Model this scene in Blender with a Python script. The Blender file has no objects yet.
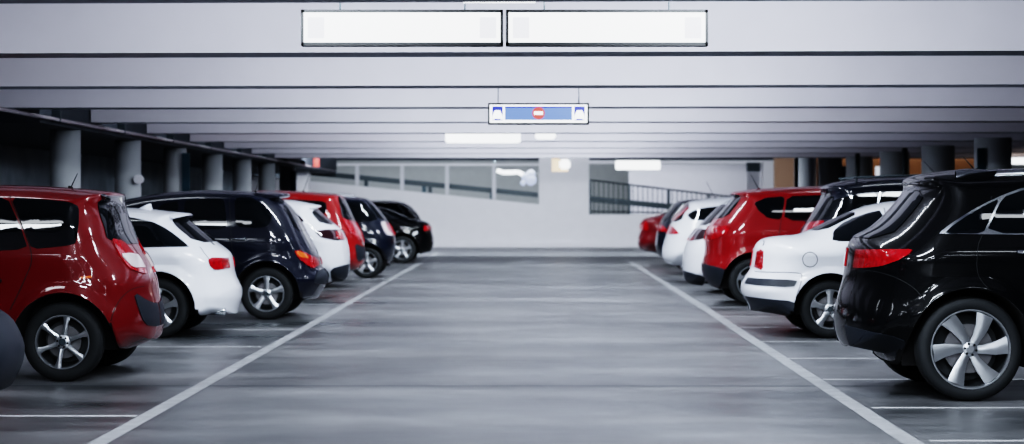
import bpy, bmesh, math, random
import numpy as np
from mathutils import Vector, Matrix
from mathutils.geometry import tessellate_polygon
from mathutils.bvhtree import BVHTree
random.seed(4)
PI = math.pi
SC = bpy.context.scene
COL = SC.collection

# ------------------------------------------------------------------ materials
def _mat(name):
    m = bpy.data.materials.new(name); m.use_nodes = True
    nt = m.node_tree
    return m, nt, nt.nodes['Principled BSDF']
def pmat(name, col, rough=.5, metal=0., coat=0., noise=0., nscale=4., bump=0., emit=None, es=0., spec=.5, stretch=(1,1,1)):
    m, nt, b = _mat(name)
    b.inputs['Base Color'].default_value = (*col, 1)
    b.inputs['Roughness'].default_value = rough
    b.inputs['Metallic'].default_value = metal
    b.inputs['Coat Weight'].default_value = coat
    b.inputs['Coat Roughness'].default_value = .07
    b.inputs['Specular IOR Level'].default_value = spec
    if emit:
        b.inputs['Emission Color'].default_value = (*emit, 1)
        b.inputs['Emission Strength'].default_value = es
    tc = nt.nodes.new('ShaderNodeTexCoord'); mp = nt.nodes.new('ShaderNodeMapping')
    mp.inputs['Scale'].default_value = stretch
    nz = nt.nodes.new('ShaderNodeTexNoise'); nz.inputs['Scale'].default_value = nscale; nz.inputs['Detail'].default_value = 6
    nt.links.new(tc.outputs['Object'], mp.inputs[0]); nt.links.new(mp.outputs[0], nz.inputs['Vector'])
    mx = nt.nodes.new('ShaderNodeMix'); mx.data_type = 'RGBA'
    mx.inputs[6].default_value = tuple(c * (1 - noise) for c in col) + (1,)
    mx.inputs[7].default_value = tuple(min(1, c * (1 + noise)) for c in col) + (1,)
    nt.links.new(nz.outputs['Fac'], mx.inputs[0]); nt.links.new(mx.outputs[2], b.inputs['Base Color'])
    if bump:
        bp = nt.nodes.new('ShaderNodeBump'); bp.inputs['Strength'].default_value = bump; bp.inputs['Distance'].default_value = .02
        nt.links.new(nz.outputs['Fac'], bp.inputs['Height']); nt.links.new(bp.outputs[0], b.inputs['Normal'])
    return m
def paint(name, col, rough=.3, metal=.0):
    return pmat(name, col, .5, metal, coat=.9, noise=.03, nscale=30, spec=.15)
M = {}
M['p_black'] = pmat('black_paint', (.0012, .0018, .003), .5, coat=.65, noise=.03, nscale=30, spec=.08)
M['p_white'] = paint('white_paint', (.66, .68, .75), .35)
M['p_red'] = paint('red_paint', (.20, .0022, .006), .3)
M['p_crimson'] = paint('crimson_paint', (.11, .0014, .004), .3)
M['p_redorange'] = paint('bright_red_paint', (.22, .005, .006), .35)
M['p_darkred'] = paint('dark_red_paint', (.10, .002, .006), .3)
M['p_navy'] = paint('navy_paint', (.001, .0035, .013), .3)
M['p_darkblue'] = paint('dark_blue_paint', (.002, .005, .014), .3)
M['glass'] = pmat('tinted_glass', (.002, .004, .006), .02, coat=0, spec=.9)
M['rearglass'] = pmat('rear_tinted_glass', (.002, .004, .006), .06, spec=.25)
M['chrome'] = pmat('chrome', (.75, .78, .82), .15, 1.)
M['plastic'] = pmat('dark_plastic', (.010, .014, .022), .55, noise=.1, nscale=60)
M['gap'] = pmat('dark_seam', (.002, .003, .004), .7)
M['well'] = pmat('wheel_well', (.003, .003, .004), .9)
M['lamp'] = pmat('red_lamp', (.30, .003, .008), .12, coat=1., noise=.75, nscale=22)
M['lampdeep'] = pmat('deep_red_lamp', (.30, .006, .008), .12, coat=1., noise=.6, nscale=22)
M['lampdark'] = pmat('smoked_lamp', (.02, .003, .006), .08, coat=1.)
M['lampclear'] = pmat('clear_lamp', (.55, .50, .52), .12, coat=1.)
M['amber'] = pmat('amber_lens', (.60, .11, .02), .12, coat=1., noise=.4, nscale=25)
M['plate'] = pmat('number_plate', (.65, .67, .7), .4)
M['rubber'] = pmat('tyre_rubber', (.007, .009, .011), .75, noise=.2, nscale=40)
M['alloy'] = pmat('alloy_silver', (.42, .44, .47), .28, .85)
M['alloydark'] = pmat('alloy_shadow', (.05, .055, .06), .5, .6)
M['disc'] = pmat('brake_disc_steel', (.18, .18, .19), .4, .8)
M['concrete'] = pmat('painted_concrete', (.78, .77, .82), .7, noise=.05, nscale=3, bump=.08)
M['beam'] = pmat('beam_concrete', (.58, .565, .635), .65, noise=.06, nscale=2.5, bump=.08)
M['beam_under'] = pmat('shaded_beam_soffit', (.27, .28, .32), .8, noise=.1)  # underside of the same beams, its shade put into a darker colour
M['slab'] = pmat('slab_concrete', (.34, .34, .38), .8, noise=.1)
M['column'] = pmat('column_concrete', (.36, .38, .41), .6, noise=.08, nscale=4)
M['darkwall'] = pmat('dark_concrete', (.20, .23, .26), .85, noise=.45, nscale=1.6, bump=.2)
M['girder'] = pmat('shaded_girder_concrete', (.05, .06, .075), .8, noise=.2)  # concrete with the girder's shade put into a dark colour
M['farwall'] = pmat('far_ramp_wall', (.42, .41, .45), .8, noise=.06)
M['rampwall'] = pmat('ramp_back_wall', (.33, .34, .345), .8, noise=.1)
M['orange'] = pmat('orange_wall', (.42, .20, .09), .8, noise=.1)
M['metal'] = pmat('dark_metal', (.035, .05, .06), .45, .3)
M['pipe'] = pmat('conduit_metal', (.33, .30, .33), .45, .3)
M['whitemetal'] = pmat('white_metal', (.6, .6, .65), .5)
M['line'] = pmat('worn_line_paint', (.30, .31, .33), .5, noise=.4, nscale=7)
M['bayline'] = pmat('bay_line_paint', (.50, .51, .54), .5, noise=.3, nscale=5)
M['teal'] = pmat('teal_panel', (.01, .05, .075), .5)
def emat(name, col, s):
    return pmat(name, (.0, .0, .0), .5, emit=col, es=s)
M['e_white'] = emat('lit_white', (.93, .97, 1), 3.2)
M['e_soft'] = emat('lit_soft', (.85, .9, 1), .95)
M['e_panel'] = emat('lit_panel', (.85, .88, 1), 2.3)
M['e_tube'] = emat('lit_tube', (.9, .95, 1), 8.)
M['e_blue'] = emat('lit_blue', (.20, .34, .95), 1.0)
M['e_bluedark'] = emat('lit_deep_blue', (.03, .06, .85), .9)
M['e_red'] = emat('lit_red', (1, .12, .08), .9)
M['e_redsign'] = emat('lit_red_sign', (1, .10, .06), 1.4)
M['e_orange'] = emat('lit_orange', (1, .30, .10), .8)
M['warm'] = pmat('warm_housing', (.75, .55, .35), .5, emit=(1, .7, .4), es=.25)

def floor_mat():
    m, nt, b = _mat('floor_concrete')
    N, Lk = nt.nodes, nt.links
    tc = N.new('ShaderNodeTexCoord')
    def noise(scale, detail, stretch, rough=.6):
        mp = N.new('ShaderNodeMapping'); mp.inputs['Scale'].default_value = stretch
        nz = N.new('ShaderNodeTexNoise'); nz.inputs['Scale'].default_value = scale; nz.inputs['Detail'].default_value = detail; nz.inputs['Roughness'].default_value = rough
        Lk.new(tc.outputs['Object'], mp.inputs[0]); Lk.new(mp.outputs[0], nz.inputs['Vector']); return nz.outputs['Fac']
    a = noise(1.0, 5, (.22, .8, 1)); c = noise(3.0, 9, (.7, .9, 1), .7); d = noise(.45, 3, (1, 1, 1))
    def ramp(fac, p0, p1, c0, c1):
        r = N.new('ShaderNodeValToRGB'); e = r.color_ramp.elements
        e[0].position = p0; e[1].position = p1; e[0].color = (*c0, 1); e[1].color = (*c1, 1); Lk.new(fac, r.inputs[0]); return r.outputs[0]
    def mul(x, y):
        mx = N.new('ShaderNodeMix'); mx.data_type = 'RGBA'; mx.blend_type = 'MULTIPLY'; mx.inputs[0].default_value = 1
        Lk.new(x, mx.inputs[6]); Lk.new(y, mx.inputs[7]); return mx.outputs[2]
    col = mul(mul(ramp(a, .36, .64, (.075, .083, .090), (.23, .235, .25)), ramp(c, .3, .7, (.72, .72, .72), (1, 1, 1))), ramp(d, .35, .62, (.62, .62, .62), (1, 1, 1)))  # patches mix floor stains and wear with lamp glare put into the colour
    Lk.new(col, b.inputs['Base Color'])
    r = N.new('ShaderNodeMapRange'); r.inputs[1].default_value = .3; r.inputs[2].default_value = .7; r.inputs[3].default_value = .26; r.inputs[4].default_value = .5
    Lk.new(a, r.inputs[0]); Lk.new(r.outputs[0], b.inputs['Roughness'])
    bp = N.new('ShaderNodeBump'); bp.inputs['Strength'].default_value = .12; bp.inputs['Distance'].default_value = .01
    Lk.new(c, bp.inputs['Height']); Lk.new(bp.outputs[0], b.inputs['Normal'])
    b.inputs['Specular IOR Level'].default_value = .6
    return m
M['floor'] = floor_mat()

# ------------------------------------------------------------------ helpers
def link(o, parent=None):
    COL.objects.link(o)
    if parent: o.parent = parent
    return o
def obj(name, bm, mat, parent=None, smooth=False, recalc=True):
    if recalc: bmesh.ops.recalc_face_normals(bm, faces=bm.faces)
    me = bpy.data.meshes.new(name); bm.to_mesh(me); bm.free()
    for mm in (mat if isinstance(mat, (list, tuple)) else [mat]): me.materials.append(mm)
    if smooth: me.polygons.foreach_set('use_smooth', [True] * len(me.polygons))
    return link(bpy.data.objects.new(name, me), parent)
def thing(name, label, cat, loc=(0, 0, 0), rz=0, group=None):
    o = link(bpy.data.objects.new(name, None)); o.location = loc; o.rotation_euler = (0, 0, rz); o.empty_display_size = .2
    return tag(o, label, cat, group)
def tag(o, label, cat, group=None):
    o['label'] = label; o['category'] = cat
    if group: o['group'] = group
    return o
def struct(o): o['kind'] = 'structure'; return o
def box(bm, x0, x1, y0, y1, z0, z1, bev=0):
    r = bmesh.ops.create_cube(bm, size=1)
    for v in r['verts']:
        v.co = Vector(((x0 + x1) / 2 + v.co.x * (x1 - x0), (y0 + y1) / 2 + v.co.y * (y1 - y0), (z0 + z1) / 2 + v.co.z * (z1 - z0)))
    if bev:
        es = list({e for v in r['verts'] for e in v.link_edges})
        bmesh.ops.bevel(bm, geom=es, offset=bev, segments=2, affect='EDGES')
def BX(*a, **k):
    bm = bmesh.new(); box(bm, *a, **k); return bm
def tube(bm, a, b, r, seg=10, r2=None):
    a, b = Vector(a), Vector(b); d = b - a
    q = d.to_track_quat('Z', 'Y').to_matrix().to_4x4()
    bmesh.ops.create_cone(bm, segments=seg, radius1=r, radius2=r if r2 is None else r2, depth=d.length, cap_ends=True, matrix=Matrix.Translation((a + b) / 2) @ q)
def TB(*a, **k):
    bm = bmesh.new(); tube(bm, *a, **k); return bm
def prism(bm, pts, y0, y1):   # polygon in x,z extruded along y
    A = [bm.verts.new((x, y0, z)) for x, z in pts]; B = [bm.verts.new((x, y1, z)) for x, z in pts]
    bm.faces.new(A); bm.faces.new(B[::-1]); n = len(pts)
    for i in range(n): bm.faces.new((A[i], A[(i + 1) % n], B[(i + 1) % n], B[i]))
def lathe(bm, prof, seg=40):  # prof: (radius, y) revolved about the y axis
    rings = []
    for r, y in prof:
        rings.append([bm.verts.new((r * math.cos(2 * PI * i / seg), y, r * math.sin(2 * PI * i / seg))) for i in range(seg)])
    for a, b in zip(rings, rings[1:]):
        for i in range(seg): bm.faces.new((a[i], a[(i + 1) % seg], b[(i + 1) % seg], b[i]))
    return rings

# ------------------------------------------------------------------ wheels (axis = y, outer face at y = 0, inboard = +y)
WC = {}
def wheel_meshes(r, style, hi):
    key = (r, style, hi)
    if key in WC: return WC[key]
    seg = 56 if hi else 32
    big = style == 'blade'
    rr = r * (.77 if big else .69)      # rim radius
    w = .24 if big else .20
    bm = bmesh.new()
    lathe(bm, [(rr - .012, .02), (rr, .006), (rr + .02, .0), (r - .05, -.004), (r - .018, .004), (r - .003, .022), (r, .045), (r, w - .045), (r - .01, w - .02), (r - .05, w), (rr, w), (rr - .012, .02)], seg)
    tyre = mesh_of(bm, 'tyre', M['rubber'])
    bm = bmesh.new()
    lathe(bm, [(rr + .004, .012), (rr - .002, .002), (rr - .010, .002), (rr - .016, .010), (rr - .022, .03)], seg)
    n = {'blade': 6, 'six': 6, 'five': 5}[style]
    hub = .055 if big else .06
    for k in range(n):
        a0 = 2 * PI * k / n + {'blade': .98, 'six': .35, 'five': .3}[style]
        if style == 'blade': rows = [(.045, .030, .022, .0), (.10, .034, .016, .02), (.18, .048, .008, .08), (rr - .02, .066, .006, .16)]
        elif style == 'six': rows = [(.05, .022, .02, 0), (.10, .017, .012, 0), (rr - .06, .019, .008, 0), (rr - .012, .032, .006, 0)]
        else: rows = [(.045, .034, .022, 0), (.09, .028, .012, 0), (rr - .07, .030, .008, 0), (rr - .012, .052, .006, 0)]
        vs = []
        for (ra, hw, y, tw) in rows:
            a = a0 + tw
            c = Vector((math.cos(a), 0, math.sin(a))); t = Vector((-math.sin(a), 0, math.cos(a)))
            P = c * ra
            ridge = .010
            vs.append([bm.verts.new(P + t * s * hw + Vector((0, y + dy, 0))) for s, dy in ((-1, .03), (-1, .006), (-.25, -ridge * .2), (.35, .0), (1, .010), (1, .03))])
        for A, B in zip(vs, vs[1:]):
            for i in range(5): bm.faces.new((A[i], A[i + 1], B[i + 1], B[i]))
    lathe(bm, [(0.0005, .012), (hub - .01, .012), (hub, .018), (hub + .004, .04)], 24)
    nf = len(bm.faces)
    for k in range(n):
        a = 2 * PI * (k + .5) / n + .3
        tube(bm, (.042 * math.cos(a), .006, .042 * math.sin(a)), (.042 * math.cos(a), .02, .042 * math.sin(a)), .009, 8)
    bm.faces.ensure_lookup_table()
    for f in bm.faces[nf:]: f.material_index = 1
    rim = mesh_of(bm, 'rim', M['alloy']); rim.materials.append(M['gap'])
    bm = bmesh.new(); lathe(bm, [(rr - .020, .02), (rr - .03, .09), (rr - .05, w - .02), (.02, w - .02)], seg)
    barrel = mesh_of(bm, 'rim_barrel', M['alloydark'])
    bm = bmesh.new(); lathe(bm, [(.02, .085), (rr * .62, .085), (rr * .62, .11), (.02, .11)], 32)
    disc = mesh_of(bm, 'brake_disc', M['disc'])
    bm = bmesh.new(); lathe(bm, [(.0005, .004), (.024, .004), (.030, .010), (.030, .016)], 20)
    cap = mesh_of(bm, 'centre_cap', M['alloy'] if style == 'blade' else M['metal'])
    WC[key] = (rim, tyre, barrel, disc, cap); return WC[key]
def mesh_of(bm, name, mat):
    bmesh.ops.remove_doubles(bm, verts=bm.verts, dist=.00001)
    bmesh.ops.recalc_face_normals(bm, faces=bm.faces)
    me = bpy.data.meshes.new(name); bm.to_mesh(me); bm.free(); me.materials.append(mat)
    me.polygons.foreach_set('use_smooth', [True] * len(me.polygons))
    me.set_sharp_from_angle(angle=math.radians(38))
    return me
def add_wheel(root, x, y, r, style, side, hi):
    ms = wheel_meshes(r, style, hi)
    w = bpy.data.objects.new('wheel', ms[0]); link(w, root); w.location = (x, y, r)
    w.rotation_euler = (0, random.uniform(-.05, .05) if hi else random.uniform(0, 6), 0) if side < 0 else (0, 0, PI)
    for me in ms[1:]: link(bpy.data.objects.new(me.name.split('.')[0], me), w)

# ------------------------------------------------------------------ car body surface
def chaikin(P, n=2, closed=True, q=.25):
    for _ in range(n):
        Q = []
        m = len(P)
        for i in range(m if closed else m - 1):
            a, b = P[i], P[(i + 1) % m]
            Q.append(tuple(u * (1 - q) + v * q for u, v in zip(a, b))); Q.append(tuple(u * q + v * (1 - q) for u, v in zip(a, b)))
        if not closed: Q = [P[0]] + Q + [P[-1]]
        P = Q
    return P
def resample(P, step):
    out = []
    for a, b in zip(P, P[1:]):
        d = math.hypot(b[0] - a[0], b[1] - a[1]); n = max(1, int(round(d / step)))
        for i in range(n): out.append(tuple(u + (v - u) * i / n for u, v in zip(a, b)))
    out.append(P[-1]); return out
class Body:
    def __init__(s, c):
        s.c = c; r = c['r']; ra = r + c['arch']
        xs = [p[0] for p in c['out']]
        s.L = max(xs); s.H = max(p[1] for p in c['out']); s.hw = c['W'] / 2
        top = [p for i, p in enumerate(c['out']) if not (i < 3 and p[0] > c['xr'] - ra - .04)]
        step = .03 if not c['lod'] else .05
        top = resample(chaikin(top, 2, False, .22), .03)
        T = np.array(top)
        for _ in range(c.get('sm', 7)):
            T[1:-1] = T[1:-1] * .5 + (T[:-2] + T[2:]) * .25
        top = [tuple(p) for p in T]; s.ntop_x = T[-1, 0]
        zb = .22
        loop = list(top)
        def arch(xc):
            n = 22 if not c['lod'] else 14
            return [(xc + ra + .02, zb, .018)] + [(xc + ra * math.cos(PI * i / n), r + ra * math.sin(PI * i / n), .018) for i in range(n + 1)] + [(xc - ra - .02, zb, .018)]
        loop += [(c['xf'] + ra + .06, zb, .03)] + arch(c['xf']) + [(c['xf'] - ra - .08, zb, .03), (c['xr'] + ra + .08, zb, .03)] + arch(c['xr'])
        loop.append(loop[0])
        L = resample(loop, step)[:-1]
        k0 = int(np.argmin([math.hypot(p[0] - T[-1, 0], p[1] - T[-1, 1]) for p in L]))
        sx = np.clip(np.array([p[0] for p in L]), .32, s.L - .35)
        sx[:k0 + 1] = np.maximum.accumulate(sx[:k0 + 1]); sx[k0 + 1:] = np.minimum.accumulate(sx[k0 + 1:]); s.sx = sx
        s.P = np.array([(p[0], p[1]) for p in L]); s.R = np.array([p[2] for p in L])
        s.A = s.P; s.B = np.roll(s.P, -1, 0); s.RA = s.R; s.RB = np.roll(s.R, -1)
    def g(s, X):
        out = np.empty(len(X))
        BA = s.B - s.A; l2 = (BA ** 2).sum(1) + 1e-12
        for i in range(0, len(X), 2000):
            Q = X[i:i + 2000]
            t = ((Q[:, None, :] - s.A[None]) * BA[None]).sum(2) / l2
            t = np.clip(t, 0, 1)
            D = np.sqrt((((s.A[None] + t[..., None] * BA[None]) - Q[:, None, :]) ** 2).sum(2))
            RR = s.RA[None] * (1 - t) + s.RB[None] * t
            out[i:i + 2000] = (D / RR).min(1)
        return np.minimum(out, 1)
    def W(s, X):
        c = s.c; x, z = X[:, 0], X[:, 1]
        zb, H = c['belt'], s.H
        t = np.clip((z - zb) / (H - zb), 0, 1)
        w = s.hw * (1 - c['tum'] * t ** 1.25)
        tl = np.clip((.62 - z) / .5, 0, 1)
        w = w - s.hw * .055 * tl ** 1.6
        w = w + .014 * np.exp(-((z - zb + .05) / .05) ** 2) - .010 * np.exp(-((z - .72) / .10) ** 2)
        e = np.clip((.9 - x) / .9, 0, 1); w = w - s.hw * .05 * e ** 2
        e = np.clip((x - (s.L - 1.1)) / 1.1, 0, 1); w = w - s.hw * .10 * e ** 2
        for xc in (c['xr'], c['xf']):
            d = np.sqrt((x - xc) ** 2 + (z - c['r']) ** 2) - c['r'] - c['arch']
            k = np.clip(1 - d / .13, 0, 1); w = w + c['flare'] * k * k * (3 - 2 * k) * (z < zb)
        return w
    def y(s, X):
        g = s.g(X); p = 2.35
        return s.W(X) * (1 - (1 - g) ** p) ** (1 / p), g
    def build(s, root):
        c = s.c; n = len(s.P); m = 22 if not c['lod'] else 13
        sx = s.sx
        S = np.stack([sx, np.full(n, c['spine'])], 1)
        t = (np.arange(m + 1) / m) ** 2.3
        G = s.P[:, None, :] + (S - s.P)[:, None, :] * t[None, :, None]
        X = G.reshape(-1, 2); Y, g = s.y(X)
        Y = Y.reshape(n, m + 1); Y[:, 0] = 0; g = g.reshape(n, m + 1)
        lo = (s.RA < .035) & (s.RB < .035)
        s2 = object.__new__(Body); s2.A, s2.B, s2.RA, s2.RB = s.A[lo], s.B[lo], s.RA[lo], s.RB[lo]
        g2 = s2.g(X).reshape(n, m + 1)
        bm = bmesh.new(); V = {}
        for sd in (1, -1):
            for i in range(n):
                for j in range(m + 1):
                    V[sd, i, j] = V[1, i, 0] if (j == 0 and sd < 0) else bm.verts.new((G[i, j, 0], sd * Y[i, j], G[i, j, 1]))
        for sd in (1, -1):
            for i in range(n):
                k = (i + 1) % n
                for j in range(m):
                    q = (V[sd, i, j], V[sd, k, j], V[sd, k, j + 1], V[sd, i, j + 1])
                    if sd > 0: q = q[::-1]
                    f = bm.faces.new(q); f.smooth = True
                    if g2[i, j] < .8: f.material_index = 1
        bm.normal_update()
        s.sgn = 1
        # orientation check
        tot = sum(f.normal.y * (1 if f.calc_center_median().y > 0 else -1) * f.calc_area() for f in bm.faces)
        if tot < 0:
            bmesh.ops.reverse_faces(bm, faces=bm.faces); bm.normal_update()
        s.bvh = BVHTree.FromBMesh(bm)
        s.fc = [(f.calc_center_median(), f.normal.copy()) for f in bm.faces]
        s.fv = [[v.index for v in f.verts] for f in bm.faces]
        bm.verts.index_update()
        s.fv = [[v.index for v in f.verts] for f in bm.faces]
        s.fm = [f.material_index for f in bm.faces]
        s.vc = np.array([v.co[:] for v in bm.verts]); s.vn = np.array([v.normal[:] for v in bm.verts])
        s.fc = np.array([f.calc_center_median()[:] for f in bm.faces]); s.fn = np.array([f.normal[:] for f in bm.faces])
        me = bpy.data.meshes.new('body'); bm.to_mesh(me); bm.free()
        me.materials.append(M['p_' + c['paint']]); me.materials.append(M['well'])
        link(bpy.data.objects.new('body', me), root)
    def patch(s, name, mat, poly, root, side=1, face='side', off=.006, ymin=.45, round=1):
        if round and len(poly) > 2: poly = chaikin(poly, round, True, .14)
        ax = (0, 2) if face == 'side' else (1, 2)
        us = [p[0] for p in poly]; vs = [p[1] for p in poly]
        C, Nn = s.fc, s.fn; pad = .12
        sel = (C[:, ax[0]] > min(us) - pad) & (C[:, ax[0]] < max(us) + pad) & (C[:, 2] > min(vs) - pad) & (C[:, 2] < max(vs) + pad)
        if face == 'side':
            sel &= C[:, 1] * side > ymin * s.hw - .1
            if ymin == 0: sel &= C[:, 1] * side > -.001
        elif face == 'rear': sel &= (Nn[:, 0] < -.15) & (C[:, 0] < s.L * .4)
        else: sel &= (Nn[:, 0] > .15) & (C[:, 0] > s.L * .4)
        idx = np.nonzero(sel)[0]
        idx = [i for i in idx if s.fm[i] == 0]
        tris = tessellate_polygon([[Vector((p[0], p[1], 0)) for p in poly]])
        bm = bmesh.new()
        for tr in tris:
            T = [poly[k] if isinstance(k, int) else k for k in tr]
            a = (T[1][0] - T[0][0]) * (T[2][1] - T[0][1]) - (T[1][1] - T[0][1]) * (T[2][0] - T[0][0])
            if abs(a) < 1e-7: continue
            if a < 0: T = T[::-1]
            tb = bmesh.new(); vm = {}
            x0, x1 = min(t[0] for t in T) - .09, max(t[0] for t in T) + .09
            z0, z1 = min(t[1] for t in T) - .09, max(t[1] for t in T) + .09
            for i in idx:
                cc = C[i]
                if not (x0 < cc[ax[0]] < x1 and z0 < cc[2] < z1): continue
                f = []
                for v in s.fv[i]:
                    if v not in vm: vm[v] = tb.verts.new(s.vc[v] + s.vn[v] * off)
                    if vm[v] not in f: f.append(vm[v])
                if len(f) > 2:
                    try: tb.faces.new(f)
                    except ValueError: pass
            for k in range(3):
                p, q = T[k], T[(k + 1) % 3]
                co = [0, 0, 0]; co[ax[0]] = p[0]; co[2] = p[1]
                no = [0, 0, 0]; no[ax[0]] = (q[1] - p[1]); no[2] = -(q[0] - p[0])
                bmesh.ops.bisect_plane(tb, geom=tb.verts[:] + tb.edges[:] + tb.faces[:], dist=1e-6, plane_co=co, plane_no=no, clear_outer=True)
            if face == 'side' and ymin > 0:
                bmesh.ops.bisect_plane(tb, geom=tb.verts[:] + tb.edges[:] + tb.faces[:], dist=1e-6, plane_co=(0, side * ymin * s.hw, 0), plane_no=(0, -side, 0), clear_outer=True)
            vmap = {}
            for v in tb.verts: vmap[v] = bm.verts.new(v.co)
            for f in tb.faces:
                try: bm.faces.new([vmap[v] for v in f.verts])
                except ValueError: pass
            tb.free()
        if not bm.faces: bm.free(); return None
        bmesh.ops.remove_doubles(bm, verts=bm.verts, dist=.0004)
        bm.normal_update()
        be = [e for e in bm.edges if len(e.link_faces) == 1]
        nrm = {v: v.normal.copy() for v in bm.verts}
        r = bmesh.ops.extrude_edge_only(bm, edges=be)
        for v in r['geom']:
            if isinstance(v, bmesh.types.BMVert):
                src = min((e.other_vert(v) for e in v.link_edges if e.other_vert(v) in nrm), key=lambda w: (w.co - v.co).length, default=None)
                if src is not None: v.co -= nrm[src] * (off + .006)
        bm.normal_update()
        me = bpy.data.meshes.new(name); bm.to_mesh(me); bm.free()
        me.materials.append(M['p_' + s.c['paint']] if mat == 'paint' else M[mat])
        me.polygons.foreach_set('use_smooth', [True] * len(me.polygons)); me.set_sharp_from_angle(angle=math.radians(50))
        return link(bpy.data.objects.new(name, me), root)
    def hit(s, x, z, side):
        h = s.bvh.ray_cast(Vector((x, side * 2, z)), Vector((0, -side, 0)))
        return (h[0], h[1]) if h[0] is not None else (None, None)
    def strip(s, name, mat, pts, w, root, side, off=.0022):
        P = resample([tuple(p) for p in chaikin(pts, 2, False)], .03); bm = bmesh.new(); prev = None
        for i, p in enumerate(P):
            a = P[max(0, i - 1)]; b = P[min(len(P) - 1, i + 1)]
            d = Vector((b[0] - a[0], b[1] - a[1])); d = d.normalized() if d.length > 0 else Vector((1, 0)); nn = Vector((-d.y, d.x)) * w * .5
            row = []
            for sg in (-1, 1):
                co, no = s.hit(p[0] + nn.x * sg, p[1] + nn.y * sg, side)
                if co is None: row = None; break
                row.append(bm.verts.new(co + no * off))
            if row and prev: bm.faces.new((prev[0], prev[1], row[1], row[0]))
            prev = row
        if bm.faces: obj(name, bm, M[mat], root, True)
        else: bm.free()

def handle(B, root, x, z, side, mat):
    co, no = B.hit(x, z, side)
    if co is None: return
    bm = bmesh.new()
    y = co.y + side * .022
    box(bm, x - .105, x + .105, min(y, y + side * .016), max(y, y + side * .016), z - .014, z + .014, .006)
    for dx in (-.09, .09): box(bm, x + dx - .014, x + dx + .014, min(co.y - .01 * side, y), max(co.y - .01 * side, y), z - .012, z + .012)
    obj('door_handle', bm, mat, root, True)
    bm = bmesh.new()
def mirror(B, root, x, z, side):
    co, no = B.hit(x, z, side)
    if co is None: return
    bm = bmesh.new(); y = co.y
    bmesh.ops.create_uvsphere(bm, u_segments=16, v_segments=10, radius=1, matrix=Matrix.Translation((x, y + side * .13, z)) @ Matrix.Diagonal((.07, .11, .075, 1)))
    tube(bm, (x, y - .02 * side, z - .04), (x, y + .09 * side, z - .03), .02, 8)
    obj('side_mirror', bm, M['p_' + B.c['paint']], root, True)
def antenna(root, x, z, ln=.28, lean=-.7, y=0, mat='gap'):
    bm = TB((x, y, z - .02), (x + ln * math.sin(lean) * -1, y, z + ln * math.cos(lean)), .006, 8, r2=.003)
    tube(bm, (x - .02, y, z - .01), (x + .01, y, z + .012), .018, 10, r2=.009)
    obj('antenna', bm, M[mat], root, True)
def roofz(B, x):
    h = B.bvh.ray_cast(Vector((x, 0.001, 4)), Vector((0, 0, -1))); return h[0].z
def build_car(c):
    left = c['row'] == 'left'
    root = thing(c['name'], c['label'], c['cat'], (c['tail'], c['Yf'] + c['W'] / 2, 0), PI if left else 0)
    near = 1 if left else -1
    B = Body(c); B.build(root)
    hi = not c['lod']
    for x in (c['xr'], c['xf']):
        for sd in (near, -near):
            add_wheel(root, x, sd * (B.hw - .035 + (c['flare'] * .5)), c['r'], c['rim'], sd, hi)
    for x in (c['xr'], c['xf']):
        for sd in (near, -near):
            yy = sd * (B.hw - .34); rl = c['r'] + c['arch'] + .015
            pts = [(x + rl * math.cos(PI * i / 16), c['r'] + rl * math.sin(PI * i / 16)) for i in range(17)] + [(x - rl, .24), (x + rl, .24)]
            bm = bmesh.new(); prism(bm, pts, yy - .01, yy + .01); obj('wheel_arch_liner', bm, M['well'], root)
    for name, mat, poly, d in c['parts']:
        if d.get('face', 'side') == 'side':
            for sd in (near, -near):
                if sd != near and c['lod'] and mat not in ('lamp', 'glass', 'lampdark'): continue
                B.patch(name, mat, poly, root, sd, **d)
        else: B.patch(name, 'rearglass', poly, root, 1, **d)
    for name, mat, poly, w in c['strips']:
        for sd in ((near, -near) if hi else (near,)): B.strip(name, mat, poly, w, root, sd)
    return root, B, near

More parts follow.
